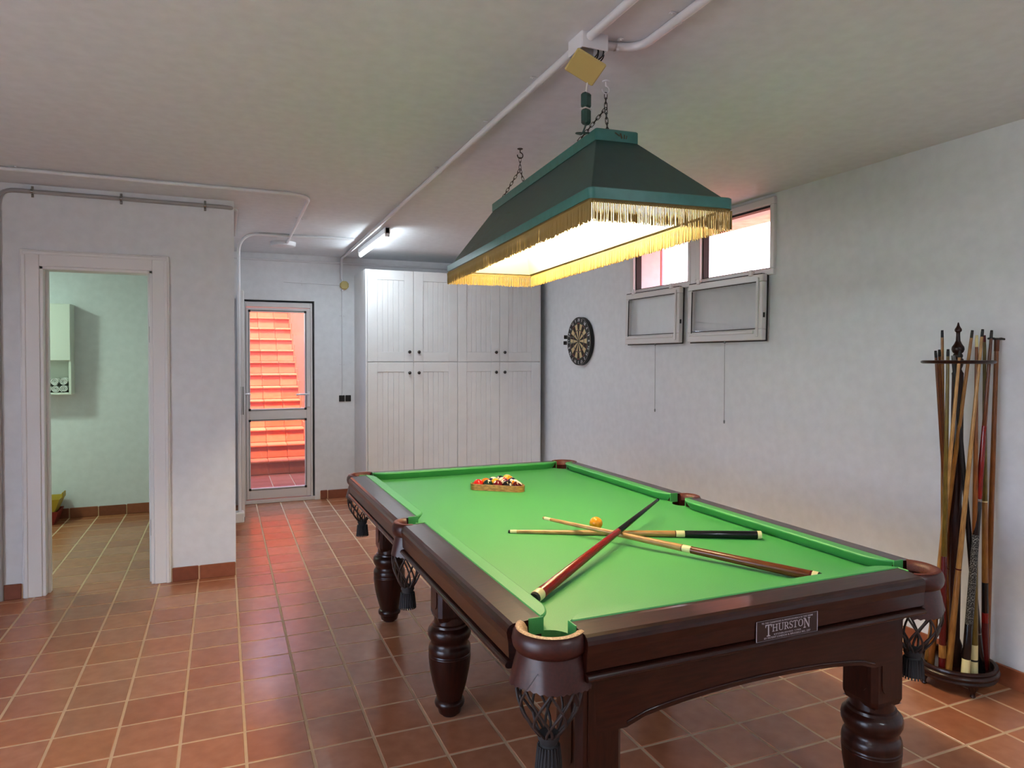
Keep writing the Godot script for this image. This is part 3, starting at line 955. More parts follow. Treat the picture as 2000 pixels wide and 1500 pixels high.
func ceiling_fittings() -> void:
	tube_fitting("lit fluorescent batten on the ceiling in front of the cupboards", Vector3(1.172, HT, -5.88), 1.14, 0.7)
	tube_fitting("unseen fluorescent batten added as fill light behind the viewer, left", Vector3(-1.6, HT, 0.9), 1.2, 0.5)  # added fill lamp, out of view
	tube_fitting("unseen fluorescent batten added as fill light behind the viewer, right", Vector3(1.7, HT, 0.6), 1.2, 1.35)  # second added fill lamp, brightens the right side
	# round unlit fitting
	var d := thing("ceiling_fitting", "flat white round fitting on the ceiling above the glazed door", "ceiling fitting", Vector3(0.49, HT, -6.375))
	var st := ST()
	lathe(st, [Vector2(0, -0.040), Vector2(0.085, -0.040), Vector2(0.100, -0.034), Vector2(0.107, -0.018), Vector2(0.107, 0)], 32)
	fin(st, "cover", M.pvc, d)
	st = ST()
	bx(st, Vector3(0.02, -0.012, 0.10), Vector3(0.03, 0.022, 0.03), 0.003)
	fin(st, "cable_entry", M.pvc, d)
	# junction box over the table with its cover hanging
	var jb := thing("junction_box", "white ceiling junction box with a loose yellowed cover", "junction box", Vector3(1.068, HT, -1.945))
	st = ST()
	for e in [[-0.045, 0, 0.004, 0.09], [0.045, 0, 0.004, 0.09], [0, -0.045, 0.09, 0.004], [0, 0.045, 0.09, 0.004]]:
		bx(st, Vector3(e[0], -0.025, e[1]), Vector3(e[2], 0.05, e[3]), 0.001)
	bx(st, Vector3(0, -0.004, 0), Vector3(0.09, 0.006, 0.09), 0.001)
	fin(st, "body", M.pvc, jb)
	st = ST()
	bx(st, Vector3.ZERO, Vector3(0.105, 0.010, 0.085), 0.004)
	var cv := fin(st, "cover", M.yellowed, jb)
	cv.transform = Transform3D(Basis(Vector3.UP, -0.10) * Basis(Vector3.BACK, -0.42) * Basis(Vector3.RIGHT, -0.55), Vector3(-0.015, -0.095, 0.010))
	st = ST()
	for k in 4:
		var x := 0.012 + 0.01 * k
		tube(st, bend([Vector3(x, -0.008, 0.02), Vector3(x + 0.012, -0.055, 0.03 - 0.02 * (k % 2)), Vector3(x - 0.02, -0.08, 0.01)], 0.02), 0.0022, 6)
	fin(st, "wires", M.black, jb)

# ---------------------------------------------------------------- tall cupboards
func cupboard_door(parent: Node3D, x0: float, x1: float, y0: float, y1: float, z: float, knob: Vector2) -> void:
	var st := ST()
	var s := 0.092
	bb(st, x0, x0 + s, y0, y1, z, z + 0.020, 0.002)
	bb(st, x1 - s, x1, y0, y1, z, z + 0.020, 0.002)
	bb(st, x0 + s, x1 - s, y1 - s, y1, z, z + 0.020, 0.002)
	bb(st, x0 + s, x1 - s, y0, y0 + s, z, z + 0.020, 0.002)
	var d := fin(st, "door", M.cupboard, parent)
	var n := 5
	var w := (x1 - x0 - 2 * s) / n
	var pm := ST()
	bx(pm, Vector3.ZERO, Vector3(w - 0.0008, y1 - y0 - 2 * s, 0.010), 0.0025)
	var me := meshof(pm)
	for k in n:
		var p := put(me, "plank", M.cupboard, d)
		p.position = Vector3(x0 + s + (k + 0.5) * w, (y0 + y1) / 2, z + 0.010)
	st = ST()
	lathe(st, [Vector2(0.008, 0), Vector2(0.006, 0.012), Vector2(0.010, 0.018), Vector2(0.0155, 0.024), Vector2(0.0155, 0.030), Vector2(0.010, 0.035), Vector2(0, 0.037)], 16, Transform3D(Basis(Vector3.RIGHT, PI / 2), Vector3(knob.x, knob.y, z + 0.020)))
	fin(st, "knob", M.knob, d)

func cupboards() -> void:
	var z := -6.52
	var xs := [1.244, 1.686, 2.128, 2.572, 3.016]
	for u in 2:
		var a: float = xs[u * 2]
		var m: float = xs[u * 2 + 1]
		var b: float = xs[u * 2 + 2]
		var c := thing("tall_cupboard", ["left tall white cupboard with four beaded doors", "right tall white cupboard with four beaded doors beside the dartboard wall"][u], "cupboard", Vector3.ZERO, 0, "tall cupboards")
		var st := ST()
		bb(st, a, b - 0.0005, 0.0, 2.226, ZB + 0.005, z - 0.002, 0.002)
		if u == 0: bb(st, a - 0.018, a - 0.001, 0.0, 2.236, ZB + 0.005, z + 0.021, 0.002)
		else: bb(st, b, b + 0.010, 0.0, 2.230, ZB + 0.005, z + 0.019, 0.002)
		fin(st, "carcass", M.cupboard, c)
		for t in 2:
			var y0 := 1.372 if t == 1 else 0.10
			var y1 := 2.234 if t == 1 else 1.366
			var ky := 1.464 if t == 1 else 1.265
			cupboard_door(c, a + 0.0018, m - 0.0018, y0, y1, z, Vector2(m - 0.046, ky))
			cupboard_door(c, m + 0.0018, b - 0.0018, y0, y1, z, Vector2(m + 0.046, ky))
		st = ST()
		bb(st, a, b, 0.0, 0.095, z - 0.06, z - 0.03)
		fin(st, "plinth", M.cupboard, c)

# ---------------------------------------------------------------- utility room
func utility_room() -> void:
	var c := thing("wall_cabinet", "white wall cabinet with an open towel shelf in the utility room", "cabinet", Vector3(-1.45, 1.09, ZB))
	var st := ST()
	var w := 0.25
	var zf := 0.164
	bb(st, w - 0.018, w, 0, 0.775, 0, zf, 0.002)
	bb(st, -w, -w + 0.018, 0, 0.775, 0, zf, 0.002)
	bb(st, -w + 0.018, w - 0.018, 0, 0.018, 0, zf, 0.002)
	bb(st, -w + 0.018, w - 0.018, 0.757, 0.775, 0, zf, 0.002)
	bb(st, -w + 0.018, w - 0.018, 0.287, 0.305, 0, zf - 0.004, 0.002)
	bb(st, -w + 0.018, w - 0.018, 0.018, 0.757, 0.001, 0.008)
	fin(st, "carcass", M.laminate, c)
	st = ST()
	bb(st, -w + 0.002, w - 0.002, 0.292, 0.773, zf, zf + 0.018, 0.003)
	var d := fin(st, "door", M.laminate, c)
	st = ST()
	tube(st, [Vector3(-0.02, 0.37, zf + 0.018), Vector3(-0.02, 0.37, zf + 0.04), Vector3(-0.02, 0.49, zf + 0.04), Vector3(-0.02, 0.49, zf + 0.018)], 0.005, 8)
	fin(st, "handle", M.alu_dark, d)
	# rolled towels
	var tm := ST()
	var sp := []
	for k in 40:
		var a := k * 0.42
		sp.append(Vector2(cos(a), sin(a)) * (0.0035 + 0.026 * k / 39.0))
	for k in 39:
		var a: Vector2 = sp[k]
		var b: Vector2 = sp[k + 1]
		var na := a.normalized() * 0.0036
		var nb := b.normalized() * 0.0036
		tm.set_smooth_group(3)
		q(tm, Vector3(a.x + na.x, a.y + na.y, -0.07), Vector3(b.x + nb.x, b.y + nb.y, -0.07), Vector3(b.x + nb.x, b.y + nb.y, 0.07), Vector3(a.x + na.x, a.y + na.y, 0.07))
		tm.set_smooth_group(4)
		q(tm, Vector3(a.x + na.x, a.y + na.y, 0.07), Vector3(b.x + nb.x, b.y + nb.y, 0.07), Vector3(b.x, b.y, 0.073), Vector3(a.x, a.y, 0.073))
		q(tm, Vector3(a.x, a.y, 0.073), Vector3(b.x, b.y, 0.073), Vector3(b.x - nb.x, b.y - nb.y, 0.068), Vector3(a.x - na.x, a.y - na.y, 0.068))
	lathe(tm, [Vector2(0.0255, -0.07), Vector2(0.0255, 0.064)], 18, Transform3D(Basis(Vector3.RIGHT, PI / 2), Vector3.ZERO))
	bx(tm, Vector3(0, 0, -0.005), Vector3(0.030, 0.030, 0.13), 0.010)
	var me := meshof(tm)
	var names := ["last", "third", "second", "first"]
	for row in 2:
		for k in 4:
			var o := put(me, "rolled_towel", M.towel)
			o.position = Vector3(-1.45 + w - 0.055 - k * 0.0605 - row * 0.004, 1.09 + 0.0505 + row * 0.0615, ZB + 0.092)
			o.rotation.z = rng.randf() * TAU
			tag(o, "%s white rolled towel from the right in the %s row of the shelf" % [["first", "second", "third", "fourth"][k], ["bottom", "top"][row]], "towel", "rolled towels in the wall cabinet")
	# tubs
	var tb := thing("plastic_tub", "dark red plastic tub on the utility room floor", "tub", Vector3(-1.47, 0, -6.93))
	st = ST()
	var P := func(hx: float, hz: float, y: float) -> Array: return [Vector3(-hx, y, hz), Vector3(hx, y, hz), Vector3(hx, y, -hz), Vector3(-hx, y, -hz)]
	var lo: Array = P.call(0.150, 0.10, 0.0)
	var hi: Array = P.call(0.185, 0.125, 0.115)
	var ih: Array = P.call(0.180, 0.120, 0.115)
	var il: Array = P.call(0.146, 0.096, 0.006)
	for k in 4:
		var j := (k + 1) % 4
		q(st, lo[k], lo[j], hi[j], hi[k])
		q(st, hi[k], hi[j], ih[j], ih[k])
		q(st, ih[k], ih[j], il[j], il[k])
	q(st, lo[3], lo[2], lo[1], lo[0])
	q(st, il[0], il[1], il[2], il[3])
	fin(st, "body", M.tub_red, tb)
	var t2 := thing("plastic_tub", "mustard yellow plastic tub nested in the red one", "tub", Vector3(-1.47, 0.095, -6.93))
	st = ST()
	lo = P.call(0.150, 0.105, 0.0)
	hi = P.call(0.200, 0.135, 0.125)
	ih = P.call(0.194, 0.129, 0.125)
	il = P.call(0.146, 0.101, 0.006)
	for k in 4:
		var j := (k + 1) % 4
		q(st, lo[k], lo[j], hi[j], hi[k])
		q(st, hi[k], hi[j], ih[j], ih[k])
		q(st, ih[k], ih[j], il[j], il[k])
	q(st, lo[3], lo[2], lo[1], lo[0])
	q(st, il[0], il[1], il[2], il[3])
	fin(st, "body", M.tub_yellow, t2)
	st = ST()
	bx(st, Vector3(0.203, 0.140, -0.02), Vector3(0.010, 0.05, 0.12), 0.004)
	fin(st, "grip", M.tub_yellow, t2)
	# its lamp
	var l := thing("utility_light", "round ceiling light inside the utility room", "ceiling light", Vector3(-2.2, HT, -6.0))
	st = ST()
	lathe(st, [Vector2(0, -0.07), Vector2(0.09, -0.062), Vector2(0.13, -0.03), Vector2(0.135, -0.012)], 28)
	fin(st, "diffuser", M.utility_glow, l)
	st = ST()
	lathe(st, [Vector2(0.14, -0.014), Vector2(0.14, 0)], 28)
	fin(st, "base", M.pvc, l)
	area_light("lamp_glow", Vector3(0, -0.075, 0), Vector2(0.22, 0.22), 2.2, Color(0.86, 1.0, 0.90), l)

# ---------------------------------------------------------------- snooker table
const TW := 0.690   # half width
const TL := 1.235   # half length
const BED := 0.745
var table_root: Node3D

func rail(parent: Node3D, L: float, xf: Transform3D) -> void:
	# local: x along the rail (length L), z inward (0 = outer face), y up
	var prof := PackedVector2Array([Vector2(0.010, 0.690), Vector2(0.003, 0.696), Vector2(0.001, 0.735), Vector2(-0.001, 0.745), Vector2(-0.003, 0.757), Vector2(-0.001, 0.766), Vector2(0.005, 0.773), Vector2(0.014, 0.777), Vector2(0.070, 0.781), Vector2(0.088, 0.781), Vector2(0.088, 0.690)])
	var st := ST()
	# prism runs along z: turn so that polygon (inward, up) lies in (z, y) and depth along x
	var turn := Transform3D(Basis(Vector3(0, 0, 1), Vector3(0, 1, 0), Vector3(-1, 0, 0)), Vector3.ZERO)
	prism(st, prof, -L / 2, L / 2, xf * turn)
	var o := fin(st, "rail", M.mahogany, parent)
	st = ST()
	var mould := PackedVector2Array()
	for k in 9:
		var t := -PI / 2 + PI * k / 8.0
		mould.append(Vector2(0.004 - 0.011 * cos(t), 0.680 + 0.009 * sin(t)))
	mould.append(Vector2(0.030, 0.690))
	mould.append(Vector2(0.030, 0.670))
	prism(st, mould, -L / 2, L / 2, xf * turn)
	fin(st, "moulding", M.mahogany, o)
	# cushion with rounded jaws
	st = ST()
	st.set_smooth_group(-1)
	var secs := []
	var ends := [[0.0, 0.091], [0.008, 0.100], [0.02, 0.111], [0.035, 0.119], [0.055, 0.126], [0.08, 0.130]]
	var ss := []
	for e in ends: ss.append([-L / 2 + 0.002 + e[0], e[1]])
	ends.reverse()
	for e in ends: ss.append([L / 2 - 0.002 - e[0], e[1]])
	for e in ss:
		var u: float = e[1]
		var ring := []
		for p in [Vector2(0.070, BED - 0.004), Vector2(0.086, 0.7815), Vector2(0.088, 0.7840), Vector2(u - 0.005, 0.7845), Vector2(u - 0.001, 0.7825), Vector2(u, 0.779), Vector2(u - 0.002, 0.776), Vector2(u - 0.030, BED - 0.004)]:
			ring.append(xf * Vector3(e[0], p.y, p.x))
		secs.append(ring)
	for i in secs.size() - 1:
		var A: Array = secs[i]
		var B: Array = secs[i + 1]
		for k in 8:
			var k2 := (k + 1) % 8
			st.set_smooth_group(40 + k if k in [0, 2, 6, 7] else 48)
			q(st, A[k], B[k], B[k2], A[k2])
	for i in [0, secs.size() - 1]:
		st.set_smooth_group(-1)
		var A: Array = secs[i]
		for k in range(1, 7):
			if i == 0: tri(st, A[0], A[k], A[k + 1])
			else: tri(st, A[0], A[k + 1], A[k])
	for sg in [-1.0, 1.0]:
		bx(st, Vector3(sg * (L / 2 + 0.0005), 0.763, 0.073), Vector3(0.004, 0.041, 0.040), 0.001, xf)
	fin(st, "cushion", M.baize, o)

func pocket(parent: Node3D, c: Vector3, out_: Vector3, half: float, r: float, depth := 0.0) -> void:
	# c = centre of the pocket at floor height, out_ = direction away from the table, half = half angle of the leather arc
	var side := Vector3.UP.cross(out_).normalized()
	var st := ST()
	var path := []
	for k in 17:
		var t := -half + 2 * half * k / 16.0
		path.append(c + (out_ * cos(t) + side * sin(t)) * r)
	# leather roll: flattened tube
	var ring_n := 12
	var rings := []
	for k in 17:
		var t := -half + 2 * half * k / 16.0
		var d := out_ * cos(t) + side * sin(t)
		var ring := []
		for j in ring_n:
			var a := TAU * j / ring_n
			ring.append(path[k] + d * (0.017 * cos(a)) + Vector3.UP * (0.753 + 0.027 * sin(a)))
		rings.append(ring)
	st.set_smooth_group(2)
	for k in 16:
		for j in ring_n:
			var j2 := (j + 1) % ring_n
			q(st, rings[k][j], rings[k][j2], rings[k + 1][j2], rings[k + 1][j])
	for k in [0, 16]:
		st.set_smooth_group(-1)
		var m: Vector3 = path[k] + Vector3.UP * 0.753
		for j in ring_n:
			var j2 := (j + 1) % ring_n
			if k == 0: tri(st, m, rings[k][j2], rings[k][j])
			else: tri(st, m, rings[k][j], rings[k][j2])
	var o := fin(st, "pocket", M.leather, parent)
	# worn inner lip
	st = ST()
	st.set_smooth_group(2)
	for k in 16:
		var t0 := -half + 2 * half * k / 16.0
		var t1 := -half + 2 * half * (k + 1) / 16.0
		var d0 := out_ * cos(t0) + side * sin(t0)
		var d1 := out_ * cos(t1) + side * sin(t1)
		var e := [[r - 0.0185, 0.752], [r - 0.0165, 0.768], [r - 0.009, 0.7785], [r + 0.001, 0.7818], [r + 0.008, 0.7790]]
		for j in 4:
			var A: Vector3 = c + d0 * e[j][0] + Vector3.UP * e[j][1]
			var B: Vector3 = c + d1 * e[j][0] + Vector3.UP * e[j][1]
			var C: Vector3 = c + d1 * e[j + 1][0] + Vector3.UP * e[j + 1][1]
			var D: Vector3 = c + d0 * e[j + 1][0] + Vector3.UP * e[j + 1][1]
			q(st, A, D, C, B)
	fin(st, "lip", M.worn_leather if out_.x < 0 and out_.z > 0.1 else M.lip_leather, o)
	# lining below the lip
	st = ST()
	st.set_smooth_group(2)
	for k in 20:
		var t0 := -half - 0.1 + 2 * (half + 0.1) * k / 20.0
		var t1 := -half - 0.1 + 2 * (half + 0.1) * (k + 1) / 20.0
		var d0 := out_ * cos(t0) + side * sin(t0)
		var d1 := out_ * cos(t1) + side * sin(t1)
		q(st, c + d1 * (r - 0.014) + Vector3.UP * 0.69, c + d0 * (r - 0.014) + Vector3.UP * 0.69, c + d0 * (r - 0.016) + Vector3.UP * 0.757, c + d1 * (r - 0.016) + Vector3.UP * 0.757)
	fin(st, "lining", M.leather, o)
	# leather skirt with a pinked edge
	st = ST()
	var hs := minf(half + 0.1, 1.9)
	var n := 36
	for lay in 2:
		st.set_smooth_group(3 + lay)
		var th := 0.003 * lay
		for k in n:
			var t0 := -hs + 2 * hs * k / n
			var t1 := -hs + 2 * hs * (k + 1) / n
			var P := []
			for t in [t0, t1]:
				var d: Vector3 = out_ * cos(t) + side * sin(t)
				var wav := 0.004 * sin(t * 5.0)
				var low := 0.652 + (0.004 if (k + (0 if t == t0 else 1)) % 2 == 0 else 0.0) + 0.006 * cos(t * 1.5)
				P.append([c + d * (r + 0.002 - th) + Vector3.UP * 0.735, c + d * (r + 0.012 + wav * 0.4 - th) + Vector3.UP * 0.695, c + d * (r + 0.020 + wav - th) + Vector3.UP * low])
			for j in 2:
				if lay == 0: q(st, P[1][j + 1], P[1][j], P[0][j], P[0][j + 1])
				else: q(st, P[0][j + 1], P[0][j], P[1][j], P[1][j + 1])
	fin(st, "skirt", M.leather, o)
	# net of leather strips
	st = ST()
	var nc := c + out_ * 0.012
	for fam in [-1.0, 1.0]:
		for k in 8:
			var pts := []
			for j in 15:
				var u := j / 14.0
				var y := lerpf(0.70, 0.525, u)
				var rr := lerpf(r - 0.004, 0.020, pow(u, 2.6)) + 0.010 * sin(u * PI)
				var a: float = TAU * k / 8.0 + fam * u * 1.5
				pts.append(nc + (out_ * cos(a) + side * sin(a)) * rr + Vector3.UP * y)
			tube(st, pts, 0.0034, 5)
	fin(st, "net", M.net, o)
	st = ST()
	lathe(st, [Vector2(0, 0.452), Vector2(0.031, 0.452), Vector2(0.026, 0.49), Vector2(0.020, 0.508), Vector2(0.026, 0.520), Vector2(0.024, 0.532), Vector2(0, 0.536)], 18, Transform3D(Basis.IDENTITY, nc))
	for k in 22:
		var a := TAU * k / 22.0
		tube(st, [nc + Vector3(cos(a) * 0.025, 0.505, sin(a) * 0.025), nc + Vector3(cos(a) * 0.031, 0.446, sin(a) * 0.031)], 0.0025, 4)
	fin(st, "tassel", M.tassel, o)

func leg(parent: Node3D, at: Vector3) -> void:
	var st := ST()
	lathe(st, [Vector2(0.030, 0.0), Vector2(0.030, 0.012), Vector2(0.043, 0.012), Vector2(0.047, 0.026), Vector2(0.049, 0.038), Vector2(0.057, 0.042), Vector2(0.0595, 0.052), Vector2(0.057, 0.062), Vector2(0.050, 0.068),
		Vector2(0.052, 0.080), Vector2(0.060, 0.105), Vector2(0.069, 0.140), Vector2(0.076, 0.175), Vector2(0.081, 0.210), Vector2(0.0835, 0.240), Vector2(0.082, 0.242), Vector2(0.082, 0.246), Vector2(0.0835, 0.248), Vector2(0.082, 0.252), Vector2(0.0835, 0.256), Vector2(0.083, 0.270),
		Vector2(0.080, 0.280), Vector2(0.074, 0.286), Vector2(0.073, 0.296), Vector2(0.074, 0.302), Vector2(0.079, 0.308), Vector2(0.0845, 0.322), Vector2(0.0855, 0.334), Vector2(0.083, 0.346), Vector2(0.077, 0.353), Vector2(0.070, 0.358), Vector2(0.068, 0.366), Vector2(0.062, 0.370),
		Vector2(0.060, 0.395)], 36, Transform3D(Basis.IDENTITY, at))
	var o := fin(st, "leg", M.mahogany_turned, parent)
	st = ST()
	var h := 0.0625
	var ch := 0.014
	var poly := PackedVector2Array([Vector2(-h, -h + ch), Vector2(-h + ch, -h), Vector2(h - ch, -h), Vector2(h, -h + ch), Vector2(h, h - ch), Vector2(h - ch, h), Vector2(-h + ch, h), Vector2(-h, h - ch)])
	var upr := Transform3D(Basis(Vector3(1, 0, 0), Vector3(0, 0, -1), Vector3(0, 1, 0)), at)
	prism(st, poly, 0.405, 0.70, upr)
	# tapered foot of the post
	for k in 8:
		var a := poly[k]
		var b := poly[(k + 1) % 8]
		q(st, at + Vector3(a.x, 0.405, -a.y) * Vector3(0.90, 1, 0.90) - Vector3(0, 0.018, 0), at + Vector3(b.x, 0.405, -b.y) * Vector3(0.90, 1, 0.90) - Vector3(0, 0.018, 0), at + Vector3(b.x, 0.405, -b.y), at + Vector3(a.x, 0.405, -a.y))
	q(st, at + Vector3(-0.056, 0.387, -0.056), at + Vector3(0.056, 0.387, -0.056), at + Vector3(0.056, 0.387, 0.056), at + Vector3(-0.056, 0.387, 0.056))
	fin(st, "post", M.mahogany_turned, o)
	# raised rounded panels on the four faces
	for k in 4:
		var s := ST()
		var pn := PackedVector2Array()
		for j in 9:
			var t := PI + PI * j / 8.0
			pn.append(Vector2(0.036 * cos(t), 0.455 + 0.030 * sin(t)))
		pn.append(Vector2(0.036, 0.690))
		pn.append(Vector2(-0.036, 0.690))
		prism(s, pn, h, h + 0.003, Transform3D(Basis(Vector3.UP, k * PI / 2), at))
		fin(s, "panel", M.mahogany_turned, o)

func table() -> void:
	var t := thing("snooker_table", "mahogany snooker table with green cloth and six turned legs", "snooker table", Vector3(1.305, 0, -2.610), deg_to_rad(0.2))
	table_root = t
	# slate and cloth with pocket notches
	var outline := PackedVector2Array([Vector2(-TW + 0.088, -TL + 0.088), Vector2(TW - 0.088, -TL + 0.088), Vector2(TW - 0.088, TL - 0.088), Vector2(-TW + 0.088, TL - 0.088)])
	for sx in [-1.0, 1.0]:
		for zz in [-1.0, 0.0, 1.0]:
			var c := Vector2(sx * (TW - 0.088), zz * (TL - 0.088)) if zz != 0.0 else Vector2(sx * (TW - 0.060), 0)
			var circle := PackedVector2Array()
			for k in 28:
				var a := TAU * k / 28.0
				circle.append(c + Vector2(cos(a), sin(a)) * (0.060 if zz != 0.0 else 0.052))
			var res := Geometry2D.clip_polygons(outline, circle)
			if res.size() > 0: outline = res[0]
	var flat := Transform3D(Basis(Vector3(1, 0, 0), Vector3(0, 0, 1), Vector3(0, -1, 0)), Vector3.ZERO)
	var st := ST()
	# polygon (x, z) laid flat: local z of the prism points down, so keep the order by mirroring
	var pl := PackedVector2Array()
	for p in outline: pl.append(Vector2(p.x, -p.y))
	var lay := Transform3D(Basis(Vector3(1, 0, 0), Vector3(0, 0, -1), Vector3(0, 1, 0)), Vector3.ZERO)
	prism(st, pl, BED - 0.030, BED, lay)
	fin(st, "bed_cloth", M.baize, t)
	st = ST()
	bb(st, -TW + 0.135, TW - 0.135, 0.640, BED - 0.031, -TL + 0.08, TL - 0.08)
	fin(st, "bed_frame", M.mahogany, t)
	# rails: four long, two short
	var g := 0.138
	var gm := 0.056
	var Ls := TL - g - gm
	for sx in [-1.0, 1.0]:
		for sz in [-1.0, 1.0]:
			var mid := Vector3(sx * TW, 0, sz * (gm + Ls / 2))
			# local z inward = -sx * x
			var b := Basis(Vector3(0, 0, 1) * sx, Vector3.UP, Vector3(-sx, 0, 0))
			rail(t, Ls, Transform3D(b, mid))
	for sz in [-1.0, 1.0]:
		var b := Basis(Vector3(-sz, 0, 0), Vector3.UP, Vector3(0, 0, -sz))
		rail(t, 2 * (TW - g), Transform3D(b, Vector3(0, 0, sz * TL)))
	for sx in [-1.0, 1.0]:
		for sz in [-1.0, 1.0]:
			pocket(t, Vector3(sx * (TW - 0.088), 0, sz * (TL - 0.088)), Vector3(sx, 0, sz).normalized(), deg_to_rad(89), 0.075)
		pocket(t, Vector3(sx * (TW - 0.048), 0, 0), Vector3(sx, 0, 0), deg_to_rad(84), 0.056)
	# aprons between the posts, arched below
	for sz in [-1.0, 1.0]:
		st = ST()
		var pn := PackedVector2Array([Vector2(-0.50, 0.685), Vector2(-0.50, 0.518)])
		pn.append(Vector2(-0.425, 0.518))
		for k in 17:
			var u := k / 16.0
			pn.append(Vector2(lerpf(-0.415, 0.415, u), 0.518 + 0.040 * pow(sin(PI * u), 0.55)))
		pn.append(Vector2(0.425, 0.518))
		pn.append(Vector2(0.50, 0.518))
		pn.append(Vector2(0.50, 0.685))
		prism(st, pn, sz * (TL - 0.065) - 0.014, sz * (TL - 0.065) + 0.014)
		# bead along the arch
		var pts := []
		for k in 17:
			var u := k / 16.0
			pts.append(Vector3(lerpf(-0.415, 0.415, u), 0.530 + 0.040 * pow(sin(PI * u), 0.55), sz * (TL - 0.051)))
		tube(st, pts, 0.004, 6)
		fin(st, "end_apron", M.mahogany, t)
	for sx in [-1.0, 1.0]:
		st = ST()
		bb(st, sx * (TW - 0.165) - 0.014, sx * (TW - 0.165) + 0.014, 0.560, 0.690, -TL + 0.12, TL - 0.12, 0.003)
		fin(st, "side_apron", M.mahogany, t)
	for sx in [-1.0, 1.0]:
		for zz in [1.118, 0.0, -1.06]:
			leg(t, Vector3(sx * 0.485, 0, zz))
	# maker's plate
	st = ST()
	var pz := TL + 0.0005
	bx(st, Vector3(0.036, 0.7125, pz), Vector3(0.207, 0.054, 0.002), 0.0005)
	var pl2 := fin(st, "maker_plate", M.plate, t)
	st = ST()
	for e in [[-0.0665, 0.7125, 0.0016, 0.054], [0.1385, 0.7125, 0.0016, 0.054], [0.036, 0.6866, 0.2066, 0.0020]]:
		bx(st, Vector3(e[0], e[1], pz + 0.0012), Vector3(e[2], e[3], 0.0006))
	bx(st, Vector3(0.036, 0.7392, pz + 0.0012), Vector3(0.2066, 0.0005, 0.0004))
	fin(st, "border", M.silver_print, pl2)
	letters("HURSTO", 0.0190, Vector3(0.0365, 0.7175, pz + 0.0013), pl2, true, 0.104)
	letters("T", 0.030, Vector3(-0.0275, 0.7130, pz + 0.0013), pl2, true, 0.021)
	letters("N", 0.026, Vector3(0.1015, 0.7150, pz + 0.0013), pl2, true, 0.023)
	letters("TO THE CHAMPIONS & PROFESSIONALS OF THE GAME", 0.0040, Vector3(0.036, 0.7325, pz + 0.0013), pl2, false, 0.172)
	letters("ESTABLISHED 1799", 0.0036, Vector3(0.036, 0.7005, pz + 0.0013), pl2, false, 0.090)
	letters("BY PATENT LONDON & BRUSSELS NO. 237", 0.0046, Vector3(0.036, 0.6935, pz + 0.0013), pl2, false, 0.155)

func letters(s: String, h: float, at: Vector3, parent: Node3D, serif: bool, width: float) -> void:
	var tm := TextMesh.new()
	var f := SystemFont.new()
	f.font_names = PackedStringArray(["Droid Serif" if serif else "Droid Sans"])
	tm.font = f
	tm.font_size = 64
	tm.pixel_size = 0.01
	tm.depth = 0.05
	tm.curve_step = 2.0 if serif else 6.0
	tm.text = s
	var bb_ := tm.get_aabb()
	var o := put(tm, "lettering", M.silver_print, parent)
	var sy := h / maxf(bb_.size.y, 0.01)
	var sx := width / maxf(bb_.size.x, 0.01)
	o.transform = Transform3D(Basis.from_scale(Vector3(sx, sy, 0.008)), at - Vector3((bb_.position.x + bb_.size.x / 2) * sx, (bb_.position.y + bb_.size.y / 2) * sy, 0))

# ---------------------------------------------------------------- cues, balls, triangle
func cue(n: String, butt: Vector3, tip: Vector3, segs: Array, label: String, cat: String, group: String) -> Node3D:
	# segs: [part name, from, to (fractions from the butt), r0, r1, material]
	var L := butt.distance_to(tip)
	var o := Node3D.new()
	o.name = numbered(n)
	add_child(o)
	o.transform = along(butt, tip)
	tag(o, label, cat, group)
	for s in segs:
		var st := ST()
		var a: float = s[1] * L
		var b: float = s[2] * L
		var r0: float = s[3]
		var r1: float = s[4]
		var e := minf(0.0015, (b - a) * 0.2)
		lathe(st, [Vector2(0, a), Vector2(r0 - e * 0.6, a), Vector2(r0, a + e), Vector2(r1, b - e * 0.2), Vector2(r1 - e * 0.2, b), Vector2(0, b)], 16)
		fin(st, s[0], s[5], o)
	return o

